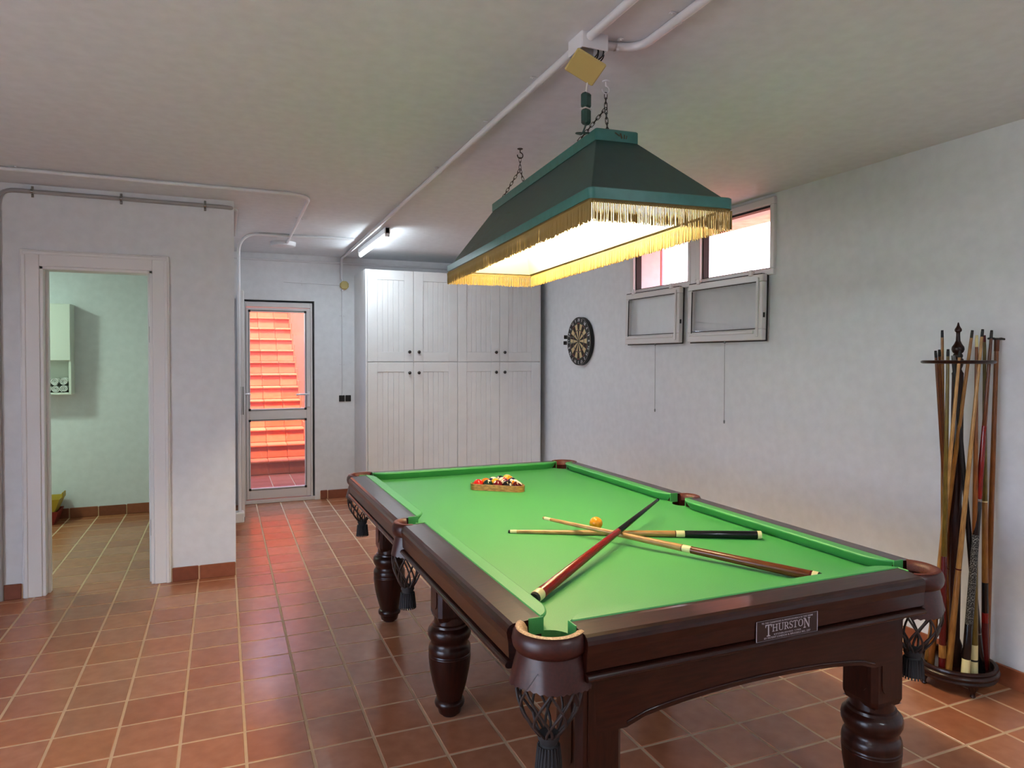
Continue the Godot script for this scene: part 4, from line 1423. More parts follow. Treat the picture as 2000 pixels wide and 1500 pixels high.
func table_things() -> void:
	cue("pool_cue", Vector3(1.816, 0.7605, -1.986), Vector3(0.993, 0.7512, -2.421), [["butt_cap", 0.0, 0.016, 0.0152, 0.0152, M.ivory], ["grip", 0.016, 0.292, 0.0152, 0.0128, M.black_gloss], ["ring", 0.292, 0.296, 0.0126, 0.0126, M.black], ["joint", 0.296, 0.330, 0.0126, 0.0122, M.ivory], ["ring", 0.330, 0.334, 0.0123, 0.0123, M.brown_wood], ["shaft", 0.334, 0.965, 0.0120, 0.0066, M.maple], ["ferrule", 0.965, 0.992, 0.0066, 0.0062, M.ivory], ["tip", 0.992, 1.0, 0.0060, 0.0052, M.tip]],
		"short maple cue with a black butt lying under the others", "cue", "cues on the cloth")
	cue("pool_cue", Vector3(1.625, 0.7608, -1.526), Vector3(1.146, 0.786, -2.436), [["bumper", 0.0, 0.010, 0.0135, 0.0158, M.rubber], ["butt_cap", 0.010, 0.026, 0.0160, 0.0160, M.ivory], ["ring", 0.026, 0.032, 0.0160, 0.0160, M.dark_red], ["grip", 0.032, 0.395, 0.0158, 0.0122, M.brown_wood], ["ring", 0.395, 0.401, 0.0123, 0.0123, M.brown_wood], ["joint", 0.401, 0.430, 0.0121, 0.0119, M.ivory], ["ring", 0.430, 0.434, 0.0120, 0.0120, M.brown_wood], ["shaft", 0.434, 0.965, 0.0118, 0.0064, M.maple], ["ferrule", 0.965, 0.993, 0.0064, 0.0062, M.ivory], ["tip", 0.993, 1.0, 0.0060, 0.0052, M.maple]],
		"tan two-piece cue with a brown butt and cream joint", "cue", "cues on the cloth")
	cue("pool_cue", Vector3(0.766, 0.7625, -1.686), Vector3(1.674, 0.818, -2.431), [["bumper", 0.0, 0.008, 0.0140, 0.0160, M.rubber], ["butt_cap", 0.008, 0.034, 0.0165, 0.0164, M.ivory], ["grip", 0.034, 0.575, 0.0163, 0.0112, M.red_stain], ["shaft", 0.575, 0.985, 0.0111, 0.0062, M.black_gloss], ["ferrule", 0.985, 0.994, 0.0062, 0.0060, M.black], ["tip", 0.994, 1.0, 0.0058, 0.0050, M.tip]],
		"glossy red cue with a dark shaft lying across the other cues", "cue", "cues on the cloth")
	var r := 0.0254
	var sm := SphereMesh.new()
	sm.radius = r
	sm.height = 2 * r
	sm.radial_segments = 32
	sm.rings = 16
	var white := mat(Color(0.93, 0.90, 0.78), 0.10)
	white.clearcoat_enabled = true
	var gold := mat(Color(0.90, 0.58, 0.13), 0.12)
	var lone := put(sm, "pool_ball", gold)
	lone.position = Vector3(1.325, BED + r, -2.338)
	tag(lone, "single amber ball beside the crossed cues", "ball", "pool balls")
	# triangle: front edge from A to B
	var A := Vector3(1.131, BED, -3.291)
	var B := Vector3(1.359, BED, -3.113)
	var e := (B - A).normalized()
	var inw := Vector3(e.z, 0, -e.x)
	var ctr := (A + B) / 2 + inw * 0.095
	var tg := thing("ball_triangle", "wooden triangle frame round the racked balls", "triangle", ctr, atan2(-e.z, e.x))
	# local x along the front edge, local -z inward
	var path := []
	var inner := []
	for k in 3:
		var a := PI / 2 + TAU * k / 3.0
		var corner := Vector2(cos(a), sin(a)) * 0.122
		for j in 9:
			var t := a - PI / 3 + (2 * PI / 3) * j / 8.0
			path.append(corner + Vector2(cos(t), sin(t)) * 0.034)
			inner.append(corner + Vector2(cos(t), sin(t)) * 0.0270)
	var st := ST()
	var N := path.size()
	for i in N:
		var j := (i + 1) % N
		var P := func(v: Vector2, y: float) -> Vector3: return Vector3(v.x, y, -v.y)
		st.set_smooth_group(5)
		q(st, P.call(path[i], 0.001), P.call(path[j], 0.001), P.call(path[j], 0.031), P.call(path[i], 0.031))
		st.set_smooth_group(6)
		q(st, P.call(inner[i], 0.031), P.call(inner[j], 0.031), P.call(inner[j], 0.001), P.call(inner[i], 0.001))
		st.set_smooth_group(-1)
		q(st, P.call(path[i], 0.031), P.call(path[j], 0.031), P.call(inner[j], 0.031), P.call(inner[i], 0.031))
		q(st, P.call(path[j], 0.001), P.call(path[i], 0.001), P.call(inner[i], 0.001), P.call(inner[j], 0.001))
	fin(st, "frame", M.beech, tg)
	# fifteen balls; rows from the front edge inwards
	var kinds := [["red", Color(0.78, 0.13, 0.09), false, "3"], ["dark green", Color(0.05, 0.16, 0.11), false, "6"], ["maroon", Color(0.40, 0.06, 0.10), false, "7"], ["black", Color(0.05, 0.035, 0.03), false, "8"], ["dark brown striped", Color(0.30, 0.07, 0.05), true, "15"],
		["orange", Color(0.88, 0.47, 0.10), false, "5"], ["yellow", Color(0.90, 0.66, 0.16), false, "1"], ["purple striped", Color(0.34, 0.07, 0.22), true, "12"], ["orange striped", Color(0.90, 0.52, 0.12), true, "13"],
		["navy striped", Color(0.05, 0.08, 0.24), true, "10"], ["red striped", Color(0.74, 0.14, 0.16), true, "11"], ["navy", Color(0.06, 0.06, 0.20), false, "2"],
		["blue black", Color(0.04, 0.07, 0.14), false, "4"], ["amber", Color(0.93, 0.56, 0.12), false, "9"], ["yellow striped", Color(0.92, 0.70, 0.20), true, "14"]]
	var i := 0
	for row in 5:
		for k in 5 - row:
			var kd: Array = kinds[i]
			var m := mat(kd[1], 0.10)
			var p := ctr + e * ((k - (4 - row) / 2.0) * 0.0509) + inw * (row * 0.0441 - 0.0588)
			p.y = BED + r
			var o: Node3D
			var yawt := rng.randf() * TAU
			if kd[2]:
				o = thing("pool_ball", "%s pool ball racked in the wooden triangle" % kd[0], "ball", p, 0, "pool balls")
				o.rotation = Vector3(rng.randf_range(-0.8, 0.8), yawt, rng.randf_range(-0.8, 0.8))
				put(sm, "ball", white, o)
				var s := ST()
				var pf := []
				for j in 9:
					var a := lerpf(-0.55, 0.55, j / 8.0)
					pf.append(Vector2(cos(a), sin(a)) * (r + 0.00025))
				lathe(s, pf, 32)
				fin(s, "stripe", m, o)
			else:
				o = thing("pool_ball", "%s pool ball racked in the wooden triangle" % kd[0], "ball", p, 0, "pool balls")
				o.rotation = Vector3(0, 0, 0)
				put(sm, "ball", m, o)
			# number disc turned towards the room
			var dirn := (Vector3(rng.randf_range(-0.9, 0.7), 0.55 + rng.randf_range(-0.3, 0.3), rng.randf_range(-0.2, 0.9))).normalized()
			var bas := Basis.looking_at(-dirn, Vector3.UP)
			var sdisc := ST()
			var pf2 := []
			for j in 5:
				var a := 0.27 * (1.0 - j / 4.0)
				pf2.append(Vector2(sin(a), cos(a)) * (r + 0.0004))
			lathe(sdisc, pf2, 16)
			var dd := fin(sdisc, "number_disc", white, o)
			dd.basis = o.basis.inverse() * (bas * Basis(Vector3.RIGHT, PI / 2))
			var tm := TextMesh.new()
			var f := SystemFont.new()
			f.font_names = PackedStringArray(["Droid Sans"])
			tm.font = f
			tm.font_size = 32
			tm.pixel_size = 0.0003
			tm.depth = 0.0004
			tm.text = kd[3]
			var num := put(tm, "number", M.black, o)
			num.transform = Transform3D(o.basis.inverse() * bas, o.basis.inverse() * (dirn * (r + 0.0004)))
			i += 1

# ---------------------------------------------------------------- canopy lamp over the table
func canopy_lamp() -> void:
	var t := thing("canopy_lamp", "green canopy lamp with gold fringe hanging over the table", "lamp", Vector3(1.268, 0, -2.622), deg_to_rad(-4.4))
	var W := 0.240
	var L := 0.908
	var cw := 0.080
	var cl := 0.603
	var y0 := 1.862
	var y1 := 1.896
	var y2 := 2.132
	var y3 := 2.172
	var R := func(w: float, l: float, y: float, rad: float) -> Array:
		var out := []
		for s in [[1, 1, 0.0], [1, -1, -PI / 2], [-1, -1, -PI], [-1, 1, -1.5 * PI]]:
			for k in 5:
				var a: float = PI / 2 + s[2] - (PI / 2) * k / 4.0
				out.append(Vector3(s[0] * (w - rad) + rad * cos(a), y, s[1] * (l - rad) + rad * sin(a)))
		return out
	var band := func(st: SurfaceTool, A: Array, B: Array, grp: int, flip := false) -> void:
		var n := A.size()
		st.set_smooth_group(grp)
		for i in n:
			var j := (i + 1) % n
			if flip: q(st, A[i], A[j], B[j], B[i])
			else: q(st, A[j], A[i], B[i], B[j])
	# shade: outside panels, inside lining
	var st := ST()
	var lo: Array = R.call(W - 0.012, L - 0.012, y1 - 0.008, 0.006)
	var hi: Array = R.call(cw - 0.006, cl - 0.006, y2 + 0.004, 0.004)
	band.call(st, lo, hi, -1)
	fin(st, "shade", M.lamp_green, t)
	st = ST()
	var li: Array = R.call(W - 0.018, L - 0.018, y0 + 0.003, 0.006)
	var hi2: Array = R.call(cw - 0.012, cl - 0.012, y2 - 0.004, 0.004)
	band.call(st, li, hi2, -1, true)
	st.set_smooth_group(-1)
	for i in range(1, hi2.size() - 1): tri(st, hi2[0], hi2[i + 1], hi2[i])
	# cross ribs of the lining
	for k in [-1.0, 0.0, 1.0]:
		bx(st, Vector3(0, y2 - 0.10, k * 0.30), Vector3(0.15, 0.07, 0.003))
	fin(st, "lining", M.lamp_inside, t)
	# lower rim
	st = ST()
	var o0: Array = R.call(W, L, y0, 0.018)
	var o1: Array = R.call(W, L, y1 - 0.003, 0.018)
	var o2: Array = R.call(W - 0.004, L - 0.004, y1, 0.016)
	var o3: Array = R.call(W - 0.016, L - 0.016, y1, 0.010)
	var i0: Array = R.call(W - 0.012, L - 0.012, y0, 0.010)
	var i1: Array = R.call(W - 0.014, L - 0.014, y1 - 0.002, 0.010)
	band.call(st, o0, o1, 1)
	band.call(st, o1, o2, 2)
	band.call(st, o2, o3, 3)
	band.call(st, i0, o0, 4)
	fin(st, "rim", M.lamp_trim, t)
	# cap
	st = ST()
	var c0: Array = R.call(cw, cl, y2, 0.008)
	var c1: Array = R.call(cw, cl, y3 - 0.004, 0.008)
	var c2: Array = R.call(cw - 0.004, cl - 0.004, y3, 0.006)
	var cb: Array = R.call(cw - 0.010, cl - 0.010, y2, 0.004)
	band.call(st, c0, c1, 1)
	band.call(st, c1, c2, 2)
	band.call(st, cb, c0, 3)
	st.set_smooth_group(-1)
	for i in range(1, c2.size() - 1): tri(st, c2[0], c2[i], c2[i + 1])
	var cap := fin(st, "cap", M.lamp_trim, t)
	# worn marks on the cap end and on the long side
	st = ST()
	for e in [[0.000, 2.156, 0.020, 0.004, -0.5], [0.014, 2.152, 0.006, 0.018, 0.35], [0.026, 2.150, 0.004, 0.014, 0.0], [0.034, 2.149, 0.003, 0.012, -0.2]]:
		bx(st, Vector3.ZERO, Vector3(e[2], e[3], 0.0006), 0, Transform3D(Basis(Vector3.BACK, e[4]), Vector3(e[0], e[1], cl + 0.0003)))
	fin(st, "worn_mark", mat(Color(0.26, 0.24, 0.14), 0.6), cap)
	var slope := atan2(W - cw - 0.006, y2 - y1 + 0.012)
	var lbl := Node3D.new()
	st = ST()
	var face := Transform3D(Basis(Vector3(0, 0, 1), Vector3(sin(slope), cos(slope), 0), Vector3(-cos(slope), sin(slope), 0)), Vector3(-(W + cw - 0.018) / 2, (y1 + y2 - 0.004) / 2, -0.33))
	lbl.free()
	var pr := RandomNumberGenerator.new()
	pr.seed = 5
	for k in 60:
		var u := pr.randf_range(-0.28, 0.30)
		var line := pr.randi() % 3
		var v: float = [0.03, -0.015, -0.075][line] + pr.randf_range(-0.012, 0.012)
		bx(st, Vector3.ZERO, Vector3(pr.randf_range(0.004, 0.03), pr.randf_range(0.0012, 0.004), 0.0005), 0, face * Transform3D(Basis(Vector3.BACK, pr.randf_range(-0.5, 0.9)), Vector3(u, v, 0.0013)))
	fin(st, "worn_print", M.worn_print, t).set_meta("kind", "stuff")
	# braid and fringe
	st = ST()
	var b0: Array = R.call(W - 0.003, L - 0.003, y0 - 0.010, 0.016)
	var b1: Array = R.call(W - 0.003, L - 0.003, y0 + 0.003, 0.016)
	var b2: Array = R.call(W - 0.008, L - 0.008, y0 - 0.010, 0.012)
	var b3: Array = R.call(W - 0.008, L - 0.008, y0 + 0.003, 0.012)
	band.call(st, b0, b1, 1)
	band.call(st, b3, b2, 2)
	band.call(st, i1, i0, 3)
	fin(st, "braid", M.braid, t)
	st = ST()
	st.set_smooth_group(7)
	var fr := RandomNumberGenerator.new()
	fr.seed = 9
	for lay in 2:
		var w := W - 0.0035 - 0.0045 * lay
		var l := L - 0.0035 - 0.0045 * lay
		for sd in 4:
			var len_ := 2 * l if sd % 2 == 0 else 2 * w
			var cnt := int(len_ / 0.0056)
			for k in cnt:
				var s := -len_ / 2 + (k + 0.5 + 0.5 * lay) * len_ / cnt
				var p := Vector3.ZERO
				if sd == 0: p = Vector3(w, 0, s)
				elif sd == 1: p = Vector3(s, 0, l)
				elif sd == 2: p = Vector3(-w, 0, s)
				else: p = Vector3(s, 0, -l)
				var drop := 0.056 + fr.randf_range(-0.004, 0.004)
				var sway := Vector3(fr.randf_range(-0.0015, 0.0015), 0, fr.randf_range(-0.0015, 0.0015))
				var rr := 0.0021
				var top := p + Vector3(0, y0 - 0.006, 0)
				var pts := []
				for j in 4: # twisted cord: four-sided, slightly swelling
					pts.append(top + sway * (j / 3.0) - Vector3(0, drop * j / 3.0, 0))
				for j in 3:
					var ra := rr * (1.0 if j % 2 == 0 else 0.8)
					var rb := rr * (0.8 if j % 2 == 0 else 1.0)
					for a in 4:
						var t0 := TAU * a / 4.0 + j * 0.8
						var t1 := TAU * (a + 1) / 4.0 + j * 0.8
						q(st, pts[j + 1] + Vector3(cos(t0 + 0.8), 0, sin(t0 + 0.8)) * rb, pts[j] + Vector3(cos(t0), 0, sin(t0)) * ra, pts[j] + Vector3(cos(t1), 0, sin(t1)) * ra, pts[j + 1] + Vector3(cos(t1 + 0.8), 0, sin(t1 + 0.8)) * rb)
	var fg := fin(st, "fringe", M.fringe, t)
	fg.set_meta("kind", "stuff")
	# bulbs
	for k in 3:
		var z := (k - 1) * 0.52
		st = ST()
		var prof := []
		for j in 13:
			var a := -PI / 2 + PI * 0.92 * j / 12.0
			prof.append(Vector2(0.030 * cos(a), 0.030 * sin(a)))
		prof.append(Vector2(0.013, 0.045))
		lathe(st, prof, 20, Transform3D(Basis.IDENTITY, Vector3(0, 1.995, z)))
		fin(st, "bulb", M.bulb, t)
		st = ST()
		lathe(st, [Vector2(0.016, 2.038), Vector2(0.018, 2.075), Vector2(0.008, 2.085), Vector2(0.006, 2.128)], 14, Transform3D(Basis.IDENTITY, Vector3(0, 0, z)))
		fin(st, "lamp_holder", M.pvc, t)
		var ol := OmniLight3D.new()
		ol.name = "bulb_light"
		ol.light_energy = 0.56
		ol.light_color = Color(1.0, 0.92, 0.78)
		ol.light_size = 0.03
		ol.omni_range = 12.0
		ol.omni_attenuation = 2.0
		ol.shadow_enabled = true
		t.add_child(ol, true)
		ol.position = Vector3(0, 1.995, z)
	# hooks and chains
	var lk := ST()
	var loop := []
	for k in 16:
		var a := TAU * k / 16.0
		loop.append(Vector3(0.0052 * cos(a), 0.0068 * signf(sin(a)) * (1.0 if absf(sin(a)) > 0.01 else 0.0) + 0.0058 * sin(a), 0))
	tube(lk, loop, 0.0013, 6, true)
	var link := meshof(lk)
	var inv := t.transform.affine_inverse()
	for h in [Vector3(1.290, HT, -2.215), Vector3(1.325, HT, -3.085)]:
		var hp: Vector3 = inv * h
		st = ST()
		tube(st, [hp, hp + Vector3(0, -0.018, 0)] + arc(hp + Vector3(0, -0.032, 0), 0.014, Vector3.UP, Vector3.RIGHT, 0.0, 4.9, 12), 0.0026, 8)
		lathe(st, [Vector2(0, -0.004), Vector2(0.012, -0.003), Vector2(0.014, 0)], 14, Transform3D(Basis.IDENTITY, hp))
		fin(st, "hook", M.pvc if h.z > -2.5 else M.chain, t)
		var fork := hp + Vector3(0, -0.098, 0)
		var runs := [[hp + Vector3(0, -0.044, 0), fork], [fork, Vector3(-0.066, y3, hp.z + 0.0)], [fork, Vector3(0.066, y3, hp.z + 0.0)]]
		for rn in runs:
			var a: Vector3 = rn[0]
			var b: Vector3 = rn[1]
			var cnt := int(round(a.distance_to(b) / 0.0188))
			var ax := along(a, b)
			for k in cnt:
				var p := put(link, "chain_link", M.chain, t)
				p.transform = Transform3D(ax.basis * Basis(Vector3.UP, (PI / 2 if k % 2 == 1 else 0.0) + 0.5), a.lerp(b, (k + 0.5) / cnt))
	# cord and green connector
	var jp := Vector3(1.066, HT - 0.085, -1.93)
	var pp := Vector3(1.083, 2.258, -1.985)
	st = ST()
	tube(st, [jp, pp], 0.0028, 8)
	var cd := fin(st, "lamp_cord", M.cord)
	tag(cd, "white lamp cord hanging from the ceiling junction box", "cord")
	var pg := thing("cable_connector", "green cable connector hanging on the lamp cord", "connector", pp, 0.35)
	for k in 2:
		st = ST()
		var yy := -0.022 - 0.052 * k
		bx(st, Vector3(0, yy, 0), Vector3(0.034 - 0.002 * k, 0.050, 0.026), 0.007)
		bx(st, Vector3(0, yy + (0.012 if k == 0 else -0.012), 0.012), Vector3(0.012, 0.012, 0.006), 0.002)
		fin(st, "half_shell", M.lamp_green, pg)
	st = ST()
	bx(st, Vector3(0, -0.0485, 0), Vector3(0.033, 0.003, 0.025), 0.001)
	fin(st, "seam", M.cord, pg)
	st = ST()
	var ep: Vector3 = pg.transform.affine_inverse() * (t.transform * Vector3(-0.062, y3, 0.545))
	tube(st, bend([Vector3(0, -0.098, 0), Vector3(0.005, -0.125, -0.02), Vector3(0.03, -0.10, -0.08), ep], 0.03), 0.0032, 8)
	fin(st, "lead", M.lamp_green, pg)

# ---------------------------------------------------------------- cue stand
func cue_stand() -> void:
	var c := Vector3(2.918, 0, -2.020)
	var t := thing("cue_stand", "dark turned cue stand with a ring and finial against the right wall", "cue stand", c)
	var st := ST()
	lathe(st, [Vector2(0, 0.050), Vector2(0.140, 0.050), Vector2(0.156, 0.054), Vector2(0.161, 0.062), Vector2(0.157, 0.070), Vector2(0.163, 0.075), Vector2(0.166, 0.083), Vector2(0.163, 0.090), Vector2(0.157, 0.094), Vector2(0.160, 0.100), Vector2(0.158, 0.107), Vector2(0.150, 0.110), Vector2(0.143, 0.106), Vector2(0.140, 0.082), Vector2(0, 0.082)], 48)
	fin(st, "base", M.mahogany_turned, t)
	st = ST()
	lathe(st, [Vector2(0.030, 0.082), Vector2(0.034, 0.10), Vector2(0.024, 0.13), Vector2(0.030, 0.17), Vector2(0.020, 0.20), Vector2(0.022, 0.60), Vector2(0.026, 0.72), Vector2(0.020, 0.78), Vector2(0.024, 0.90), Vector2(0.023, 1.20), Vector2(0.0215, 1.335), Vector2(0.0225, 1.344), Vector2(0.018, 1.352), Vector2(0.014, 1.362), Vector2(0.019, 1.376), Vector2(0.022, 1.393), Vector2(0.021, 1.405), Vector2(0.016, 1.410), Vector2(0.019, 1.418), Vector2(0.018, 1.424), Vector2(0.014, 1.429)], 24)
	fin(st, "pole", M.mahogany_turned, t)
	st = ST()
	lathe(st, [Vector2(0.014, 1.429), Vector2(0.021, 1.436), Vector2(0.0245, 1.447), Vector2(0.023, 1.458), Vector2(0.015, 1.470), Vector2(0.009, 1.484), Vector2(0.0075, 1.510), Vector2(0.008, 1.520), Vector2(0.0135, 1.526), Vector2(0.0135, 1.534), Vector2(0.009, 1.541), Vector2(0.005, 1.550), Vector2(0.003, 1.560), Vector2(0, 1.564)], 24)
	fin(st, "finial", M.mahogany_turned, t)
	st = ST()
	var pf := []
	for k in 13:
		var a := TAU * k / 12.0
		pf.append(Vector2(0.128 + 0.011 * cos(a), 1.393 + 0.0075 * sin(a)))
	lathe(st, pf, 48)
	for k in 4:
		var a := TAU * k / 4.0 + 0.4
		tube(st, [Vector3(cos(a) * 0.018, 1.393, sin(a) * 0.018), Vector3(cos(a) * 0.122, 1.393, sin(a) * 0.122)], 0.0045, 8)
	fin(st, "ring", M.mahogany_turned, t)
	for k in 4:
		var a := TAU * k / 4.0 + 0.42
		st = ST()
		lathe(st, [Vector2(0.008, 0.0), Vector2(0.011, 0.004), Vector2(0.008, 0.012), Vector2(0.010, 0.022), Vector2(0.017, 0.036), Vector2(0.019, 0.046), Vector2(0.019, 0.053)], 14, Transform3D(Basis.IDENTITY, Vector3(cos(a) * 0.128, 0, sin(a) * 0.128)))
		fin(st, "foot", M.mahogany_turned, t)
	var G := "cues in the stand"
	var plain := func(sh: Material, bt: Material, rr := 0.0138) -> Array:
		return [["butt", 0.0, 0.30, rr, 0.0108, bt], ["ring", 0.30, 0.304, 0.0109, 0.0109, M.dark_red], ["shaft", 0.304, 0.978, 0.0107, 0.0058, sh], ["ferrule", 0.978, 0.994, 0.0058, 0.0056, M.black], ["tip", 0.994, 1.0, 0.0054, 0.0048, M.tip]]
	cue("stand_cue", Vector3(2.964, 0.083, -2.042), Vector3(2.811, 1.441, -2.044), plain.call(M.brown_wood, M.brown_wood), "brown cue whose tip is leftmost in the stand", "cue", G)
	cue("stand_cue", Vector3(2.972, 0.083, -2.071), Vector3(2.845, 1.446, -2.052), plain.call(M.tan_wood, M.tan_wood), "tan cue with a square dark tip second from left in the stand", "cue", G)
	cue("stand_cue", Vector3(2.946, 0.083, -2.085), Vector3(2.890, 1.531, -2.072), plain.call(M.ash, M.brown_wood), "tall slim cue standing highest left of the stand's finial", "cue", G)
	cue("stand_cue", Vector3(2.800, 0.083, -1.990), Vector3(2.803, 1.447, -1.983), [["butt", 0.0, 0.36, 0.0142, 0.0108, M.dark_red], ["badge", 0.045, 0.085, 0.01425, 0.0141, M.ash], ["shaft", 0.36, 0.978, 0.0107, 0.0060, M.olive_wood], ["ferrule", 0.978, 0.994, 0.0061, 0.0058, M.black], ["tip", 0.994, 1.0, 0.0056, 0.0048, M.tip]], "greenish cue with a dark tip just left of the stand's finial", "cue", G)
	cue("stand_cue", Vector3(2.950, 0.083, -1.925), Vector3(2.860, 1.421, -2.000), [["butt", 0.0, 0.12, 0.0165, 0.0140, M.black_gloss], ["ring", 0.12, 0.124, 0.0141, 0.0141, M.steel], ["grip", 0.124, 0.5, 0.0140, 0.0100, M.black_gloss], ["shaft", 0.5, 0.985, 0.0100, 0.0080, M.black], ["cap", 0.985, 1.0, 0.0085, 0.0080, M.alu_dark]], "black cue with a silver ring near its butt", "cue", G)
	cue("stand_cue", Vector3(2.800, 0.083, -2.042), Vector3(2.815, 1.442, -1.940), plain.call(M.maple, M.tan_wood), "pale tipless cue crossing in front of the stand's pole", "cue", G)
	cue("stand_cue", Vector3(2.855, 0.083, -2.095), Vector3(2.887, 1.526, -1.938), plain.call(M.ash, M.ash), "amber cue rising just right of the finial", "cue", G)
	cue("stand_cue", Vector3(2.890, 0.083, -1.916), Vector3(2.940, 1.506, -1.955), [["bumper", 0.0, 0.004, 0.0135, 0.015, M.rubber], ["butt_cap", 0.004, 0.042, 0.0155, 0.0152, M.ivory], ["ring", 0.042, 0.047, 0.0153, 0.0153, M.black], ["butt_cap", 0.047, 0.090, 0.0150, 0.0148, M.ivory], ["grip", 0.090, 0.40, 0.0147, 0.0112, M.olive_wood], ["shaft", 0.40, 0.965, 0.0110, 0.0060, M.tan_wood], ["ferrule", 0.965, 0.992, 0.0060, 0.0058, M.ivory], ["tip", 0.992, 1.0, 0.0055, 0.0048, M.ivory]], "olive cue with a white ferrule and a cream butt", "cue", G)
	cue("stand_cue", Vector3(2.812, 0.083, -1.972), Vector3(2.950, 1.531, -1.937), plain.call(M.maple, M.ash), "light cue leaning from lower left to the tallest tip", "cue", G)
	cue("stand_cue", Vector3(2.991, 0.083, -1.935), Vector3(3.000, 1.507, -1.962), [["butt", 0.0, 0.14, 0.0145, 0.0135, M.dark_red], ["splice", 0.14, 0.17, 0.0135, 0.0132, M.red_stain], ["splice", 0.17, 0.26, 0.0132, 0.0124, M.black_gloss], ["grip", 0.26, 0.50, 0.0124, 0.0106, M.ash], ["ring", 0.50, 0.504, 0.0107, 0.0107, M.ivory], ["shaft", 0.504, 0.98, 0.0105, 0.0058, M.olive_wood], ["tip", 0.98, 1.0, 0.0058, 0.0050, M.dark_red]], "upright cue with a red spliced butt near the right of the stand", "cue", G)
	cue("stand_cue", Vector3(2.838, 0.083, -1.918), Vector3(3.020, 1.528, -1.945), [["bumper", 0.0, 0.004, 0.014, 0.0155, M.rubber], ["butt_cap", 0.004, 0.052, 0.0160, 0.0158, M.ivory], ["butt", 0.052, 0.150, 0.0158, 0.0152, M.black_gloss], ["wrap", 0.150, 0.405, 0.0152, 0.0134, M.speckled], ["grip", 0.405, 0.500, 0.0134, 0.0126, M.black_gloss], ["ring", 0.500, 0.508, 0.0126, 0.0126, M.steel], ["forearm", 0.508, 0.72, 0.0124, 0.0090, M.red_stain], ["shaft", 0.72, 0.975, 0.0090, 0.0058, M.brown_wood], ["ferrule", 0.975, 0.994, 0.0060, 0.0058, M.black], ["tip", 0.994, 1.0, 0.0055, 0.0048, M.tip]], "red cue with a speckled wrap and a cream butt cap", "cue", G)
	var rs := cue("cue_rest", Vector3(3.020, 0.083, -1.950), Vector3(3.075, 1.488, -1.958), [["butt", 0.0, 0.30, 0.0125, 0.0115, M.tan_wood], ["shaft", 0.30, 0.965, 0.0115, 0.0085, M.tan_wood], ["socket", 0.965, 1.0, 0.0100, 0.0105, M.brown_wood]], "wooden rest with a dark cross head at the right of the stand", "cue rest", G)
	st = ST()
	var H := 1.408
	for sg in [-1.0, 1.0]:
		tube(st, [Vector3(0, H, 0), Vector3(0.016, H + 0.004, 0.012) * Vector3(sg, 1, sg), Vector3(0.034, H + 0.002, 0.024) * Vector3(sg, 1, sg)], [0.006, 0.0052, 0.0040], 8)
	lathe(st, [Vector2(0.009, H - 0.010), Vector2(0.008, H + 0.004), Vector2(0, H + 0.008)], 12)
	fin(st, "cross_head", M.black, rs)

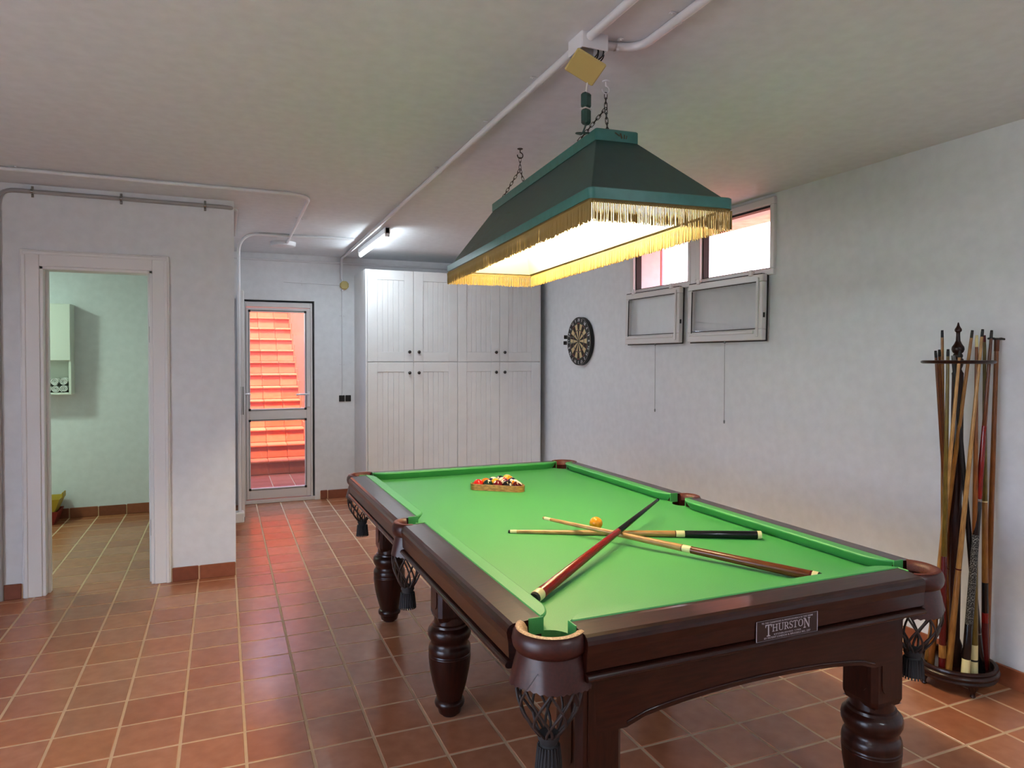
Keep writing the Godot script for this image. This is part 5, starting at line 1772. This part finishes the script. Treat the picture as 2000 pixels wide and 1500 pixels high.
# ---------------------------------------------------------------- dartboard and darts
func dart_board() -> void:
	var c := Vector3(XR, 1.565, -5.745)
	var t := thing("dartboard", "round bristle dartboard on the right wall", "dartboard", c)
	# local y of the lathe points into the room (-x)
	var face := Basis(Vector3(0, 0, 1), Vector3(-1, 0, 0), Vector3(0, -1, 0))
	var xf := Transform3D(face, Vector3.ZERO)
	var st := ST()
	lathe(st, [Vector2(0.205, 0), Vector2(0.2255, 0.006), Vector2(0.2255, 0.040), Vector2(0.222, 0.044), Vector2(0, 0.044)], 48, xf)
	fin(st, "board", M.black, t)
	var cream := Color(0.62, 0.47, 0.25)
	var dark := Color(0.028, 0.020, 0.014)
	var red := Color(0.24, 0.030, 0.028)
	var green := Color(0.035, 0.09, 0.04)
	var vm := mat(Color(1, 1, 1), 0.85)
	vm.vertex_color_use_as_albedo = true
	st = ST()
	var radii := [0.0064, 0.0159, 0.099, 0.107, 0.162, 0.170]
	for k in 20:
		for j in 5:
			var col := dark if k % 2 == 1 else cream
			if j == 0: col = green
			elif j == 2 or j == 4: col = red if k % 2 == 1 else green
			st.set_color(col)
			for m in 3:
				var a0 := TAU * (k - 0.5 + m / 3.0) / 20.0
				var a1 := TAU * (k - 0.5 + (m + 1) / 3.0) / 20.0
				var P := func(r: float, a: float) -> Vector3: return xf * Vector3(r * cos(a), 0.0448, r * sin(a))
				q(st, P.call(radii[j], a0), P.call(radii[j + 1], a0), P.call(radii[j + 1], a1), P.call(radii[j], a1))
	st.set_color(red)
	for k in 12:
		tri(st, xf * Vector3(0, 0.0448, 0), xf * Vector3(0.0064 * cos(TAU * k / 12.0), 0.0448, 0.0064 * sin(TAU * k / 12.0)), xf * Vector3(0.0064 * cos(TAU * (k + 1) / 12.0), 0.0448, 0.0064 * sin(TAU * (k + 1) / 12.0)))
	fin(st, "target_face", vm, t)
	st = ST()
	for r in [0.0159, 0.099, 0.107, 0.162, 0.170, 0.2235]:
		var pts := []
		for k in 48: pts.append(xf * Vector3(r * cos(TAU * k / 48.0), 0.0455, r * sin(TAU * k / 48.0)))
		tube(st, pts, 0.0009 if r < 0.2 else 0.0018, 5, true)
	for k in 20:
		var a := TAU * (k + 0.5) / 20.0
		tube(st, [xf * Vector3(0.0159 * cos(a), 0.0455, 0.0159 * sin(a)), xf * Vector3(0.172 * cos(a), 0.0455, 0.172 * sin(a))], 0.0008, 4)
	fin(st, "wire_spider", M.steel, t)
	var nums := [20, 1, 18, 4, 13, 6, 10, 15, 2, 17, 3, 19, 7, 16, 8, 11, 14, 9, 12, 5]
	for k in 20:
		var tm := TextMesh.new()
		var f := SystemFont.new()
		f.font_names = PackedStringArray(["Droid Sans"])
		tm.font = f
		tm.font_size = 32
		tm.pixel_size = 0.0011
		tm.depth = 0.002
		tm.curve_step = 4.0
		tm.text = str(nums[k])
		var a := TAU * k / 20.0
		var o := put(tm, "number", M.pvc, t)
		# seen from the room: right is +z... the viewer looks along +x, so right hand is +z
		var right := Vector3(0, 0, 1)
		var dir := Vector3.UP * cos(a) + right * sin(a)
		var rt := right * cos(a) - Vector3.UP * sin(a)
		o.transform = Transform3D(Basis(rt, dir, Vector3.LEFT), Vector3(-0.0455, 0, 0) + dir * 0.197)
	for k in 2:
		var p := c + Vector3(-0.044, 0.038 - k * 0.055, -0.045 - 0.01 * k)
		var d := thing("dart", ["upper dart stuck in the dartboard", "lower dart stuck in the dartboard"][k], "dart", p, 0, "darts")
		var ax := Transform3D(Basis(Vector3(0, 1, 0), Vector3(-1, 0, 0), Vector3(0, 0, 1)), Vector3.ZERO)
		st = ST()
		lathe(st, [Vector2(0, -0.012), Vector2(0.0011, 0.004), Vector2(0.0011, 0.022), Vector2(0.0032, 0.026), Vector2(0.0036, 0.066), Vector2(0.0022, 0.070), Vector2(0.0022, 0.112), Vector2(0, 0.113)], 10, ax)
		fin(st, "barrel", M.alu_dark, d)
		st = ST()
		for j in 2:
			bx(st, Vector3(0, 0.112, 0), Vector3(0.034, 0.036, 0.0008) if j == 0 else Vector3(0.0008, 0.036, 0.034), 0, ax)
		fin(st, "flight", M.black, d)
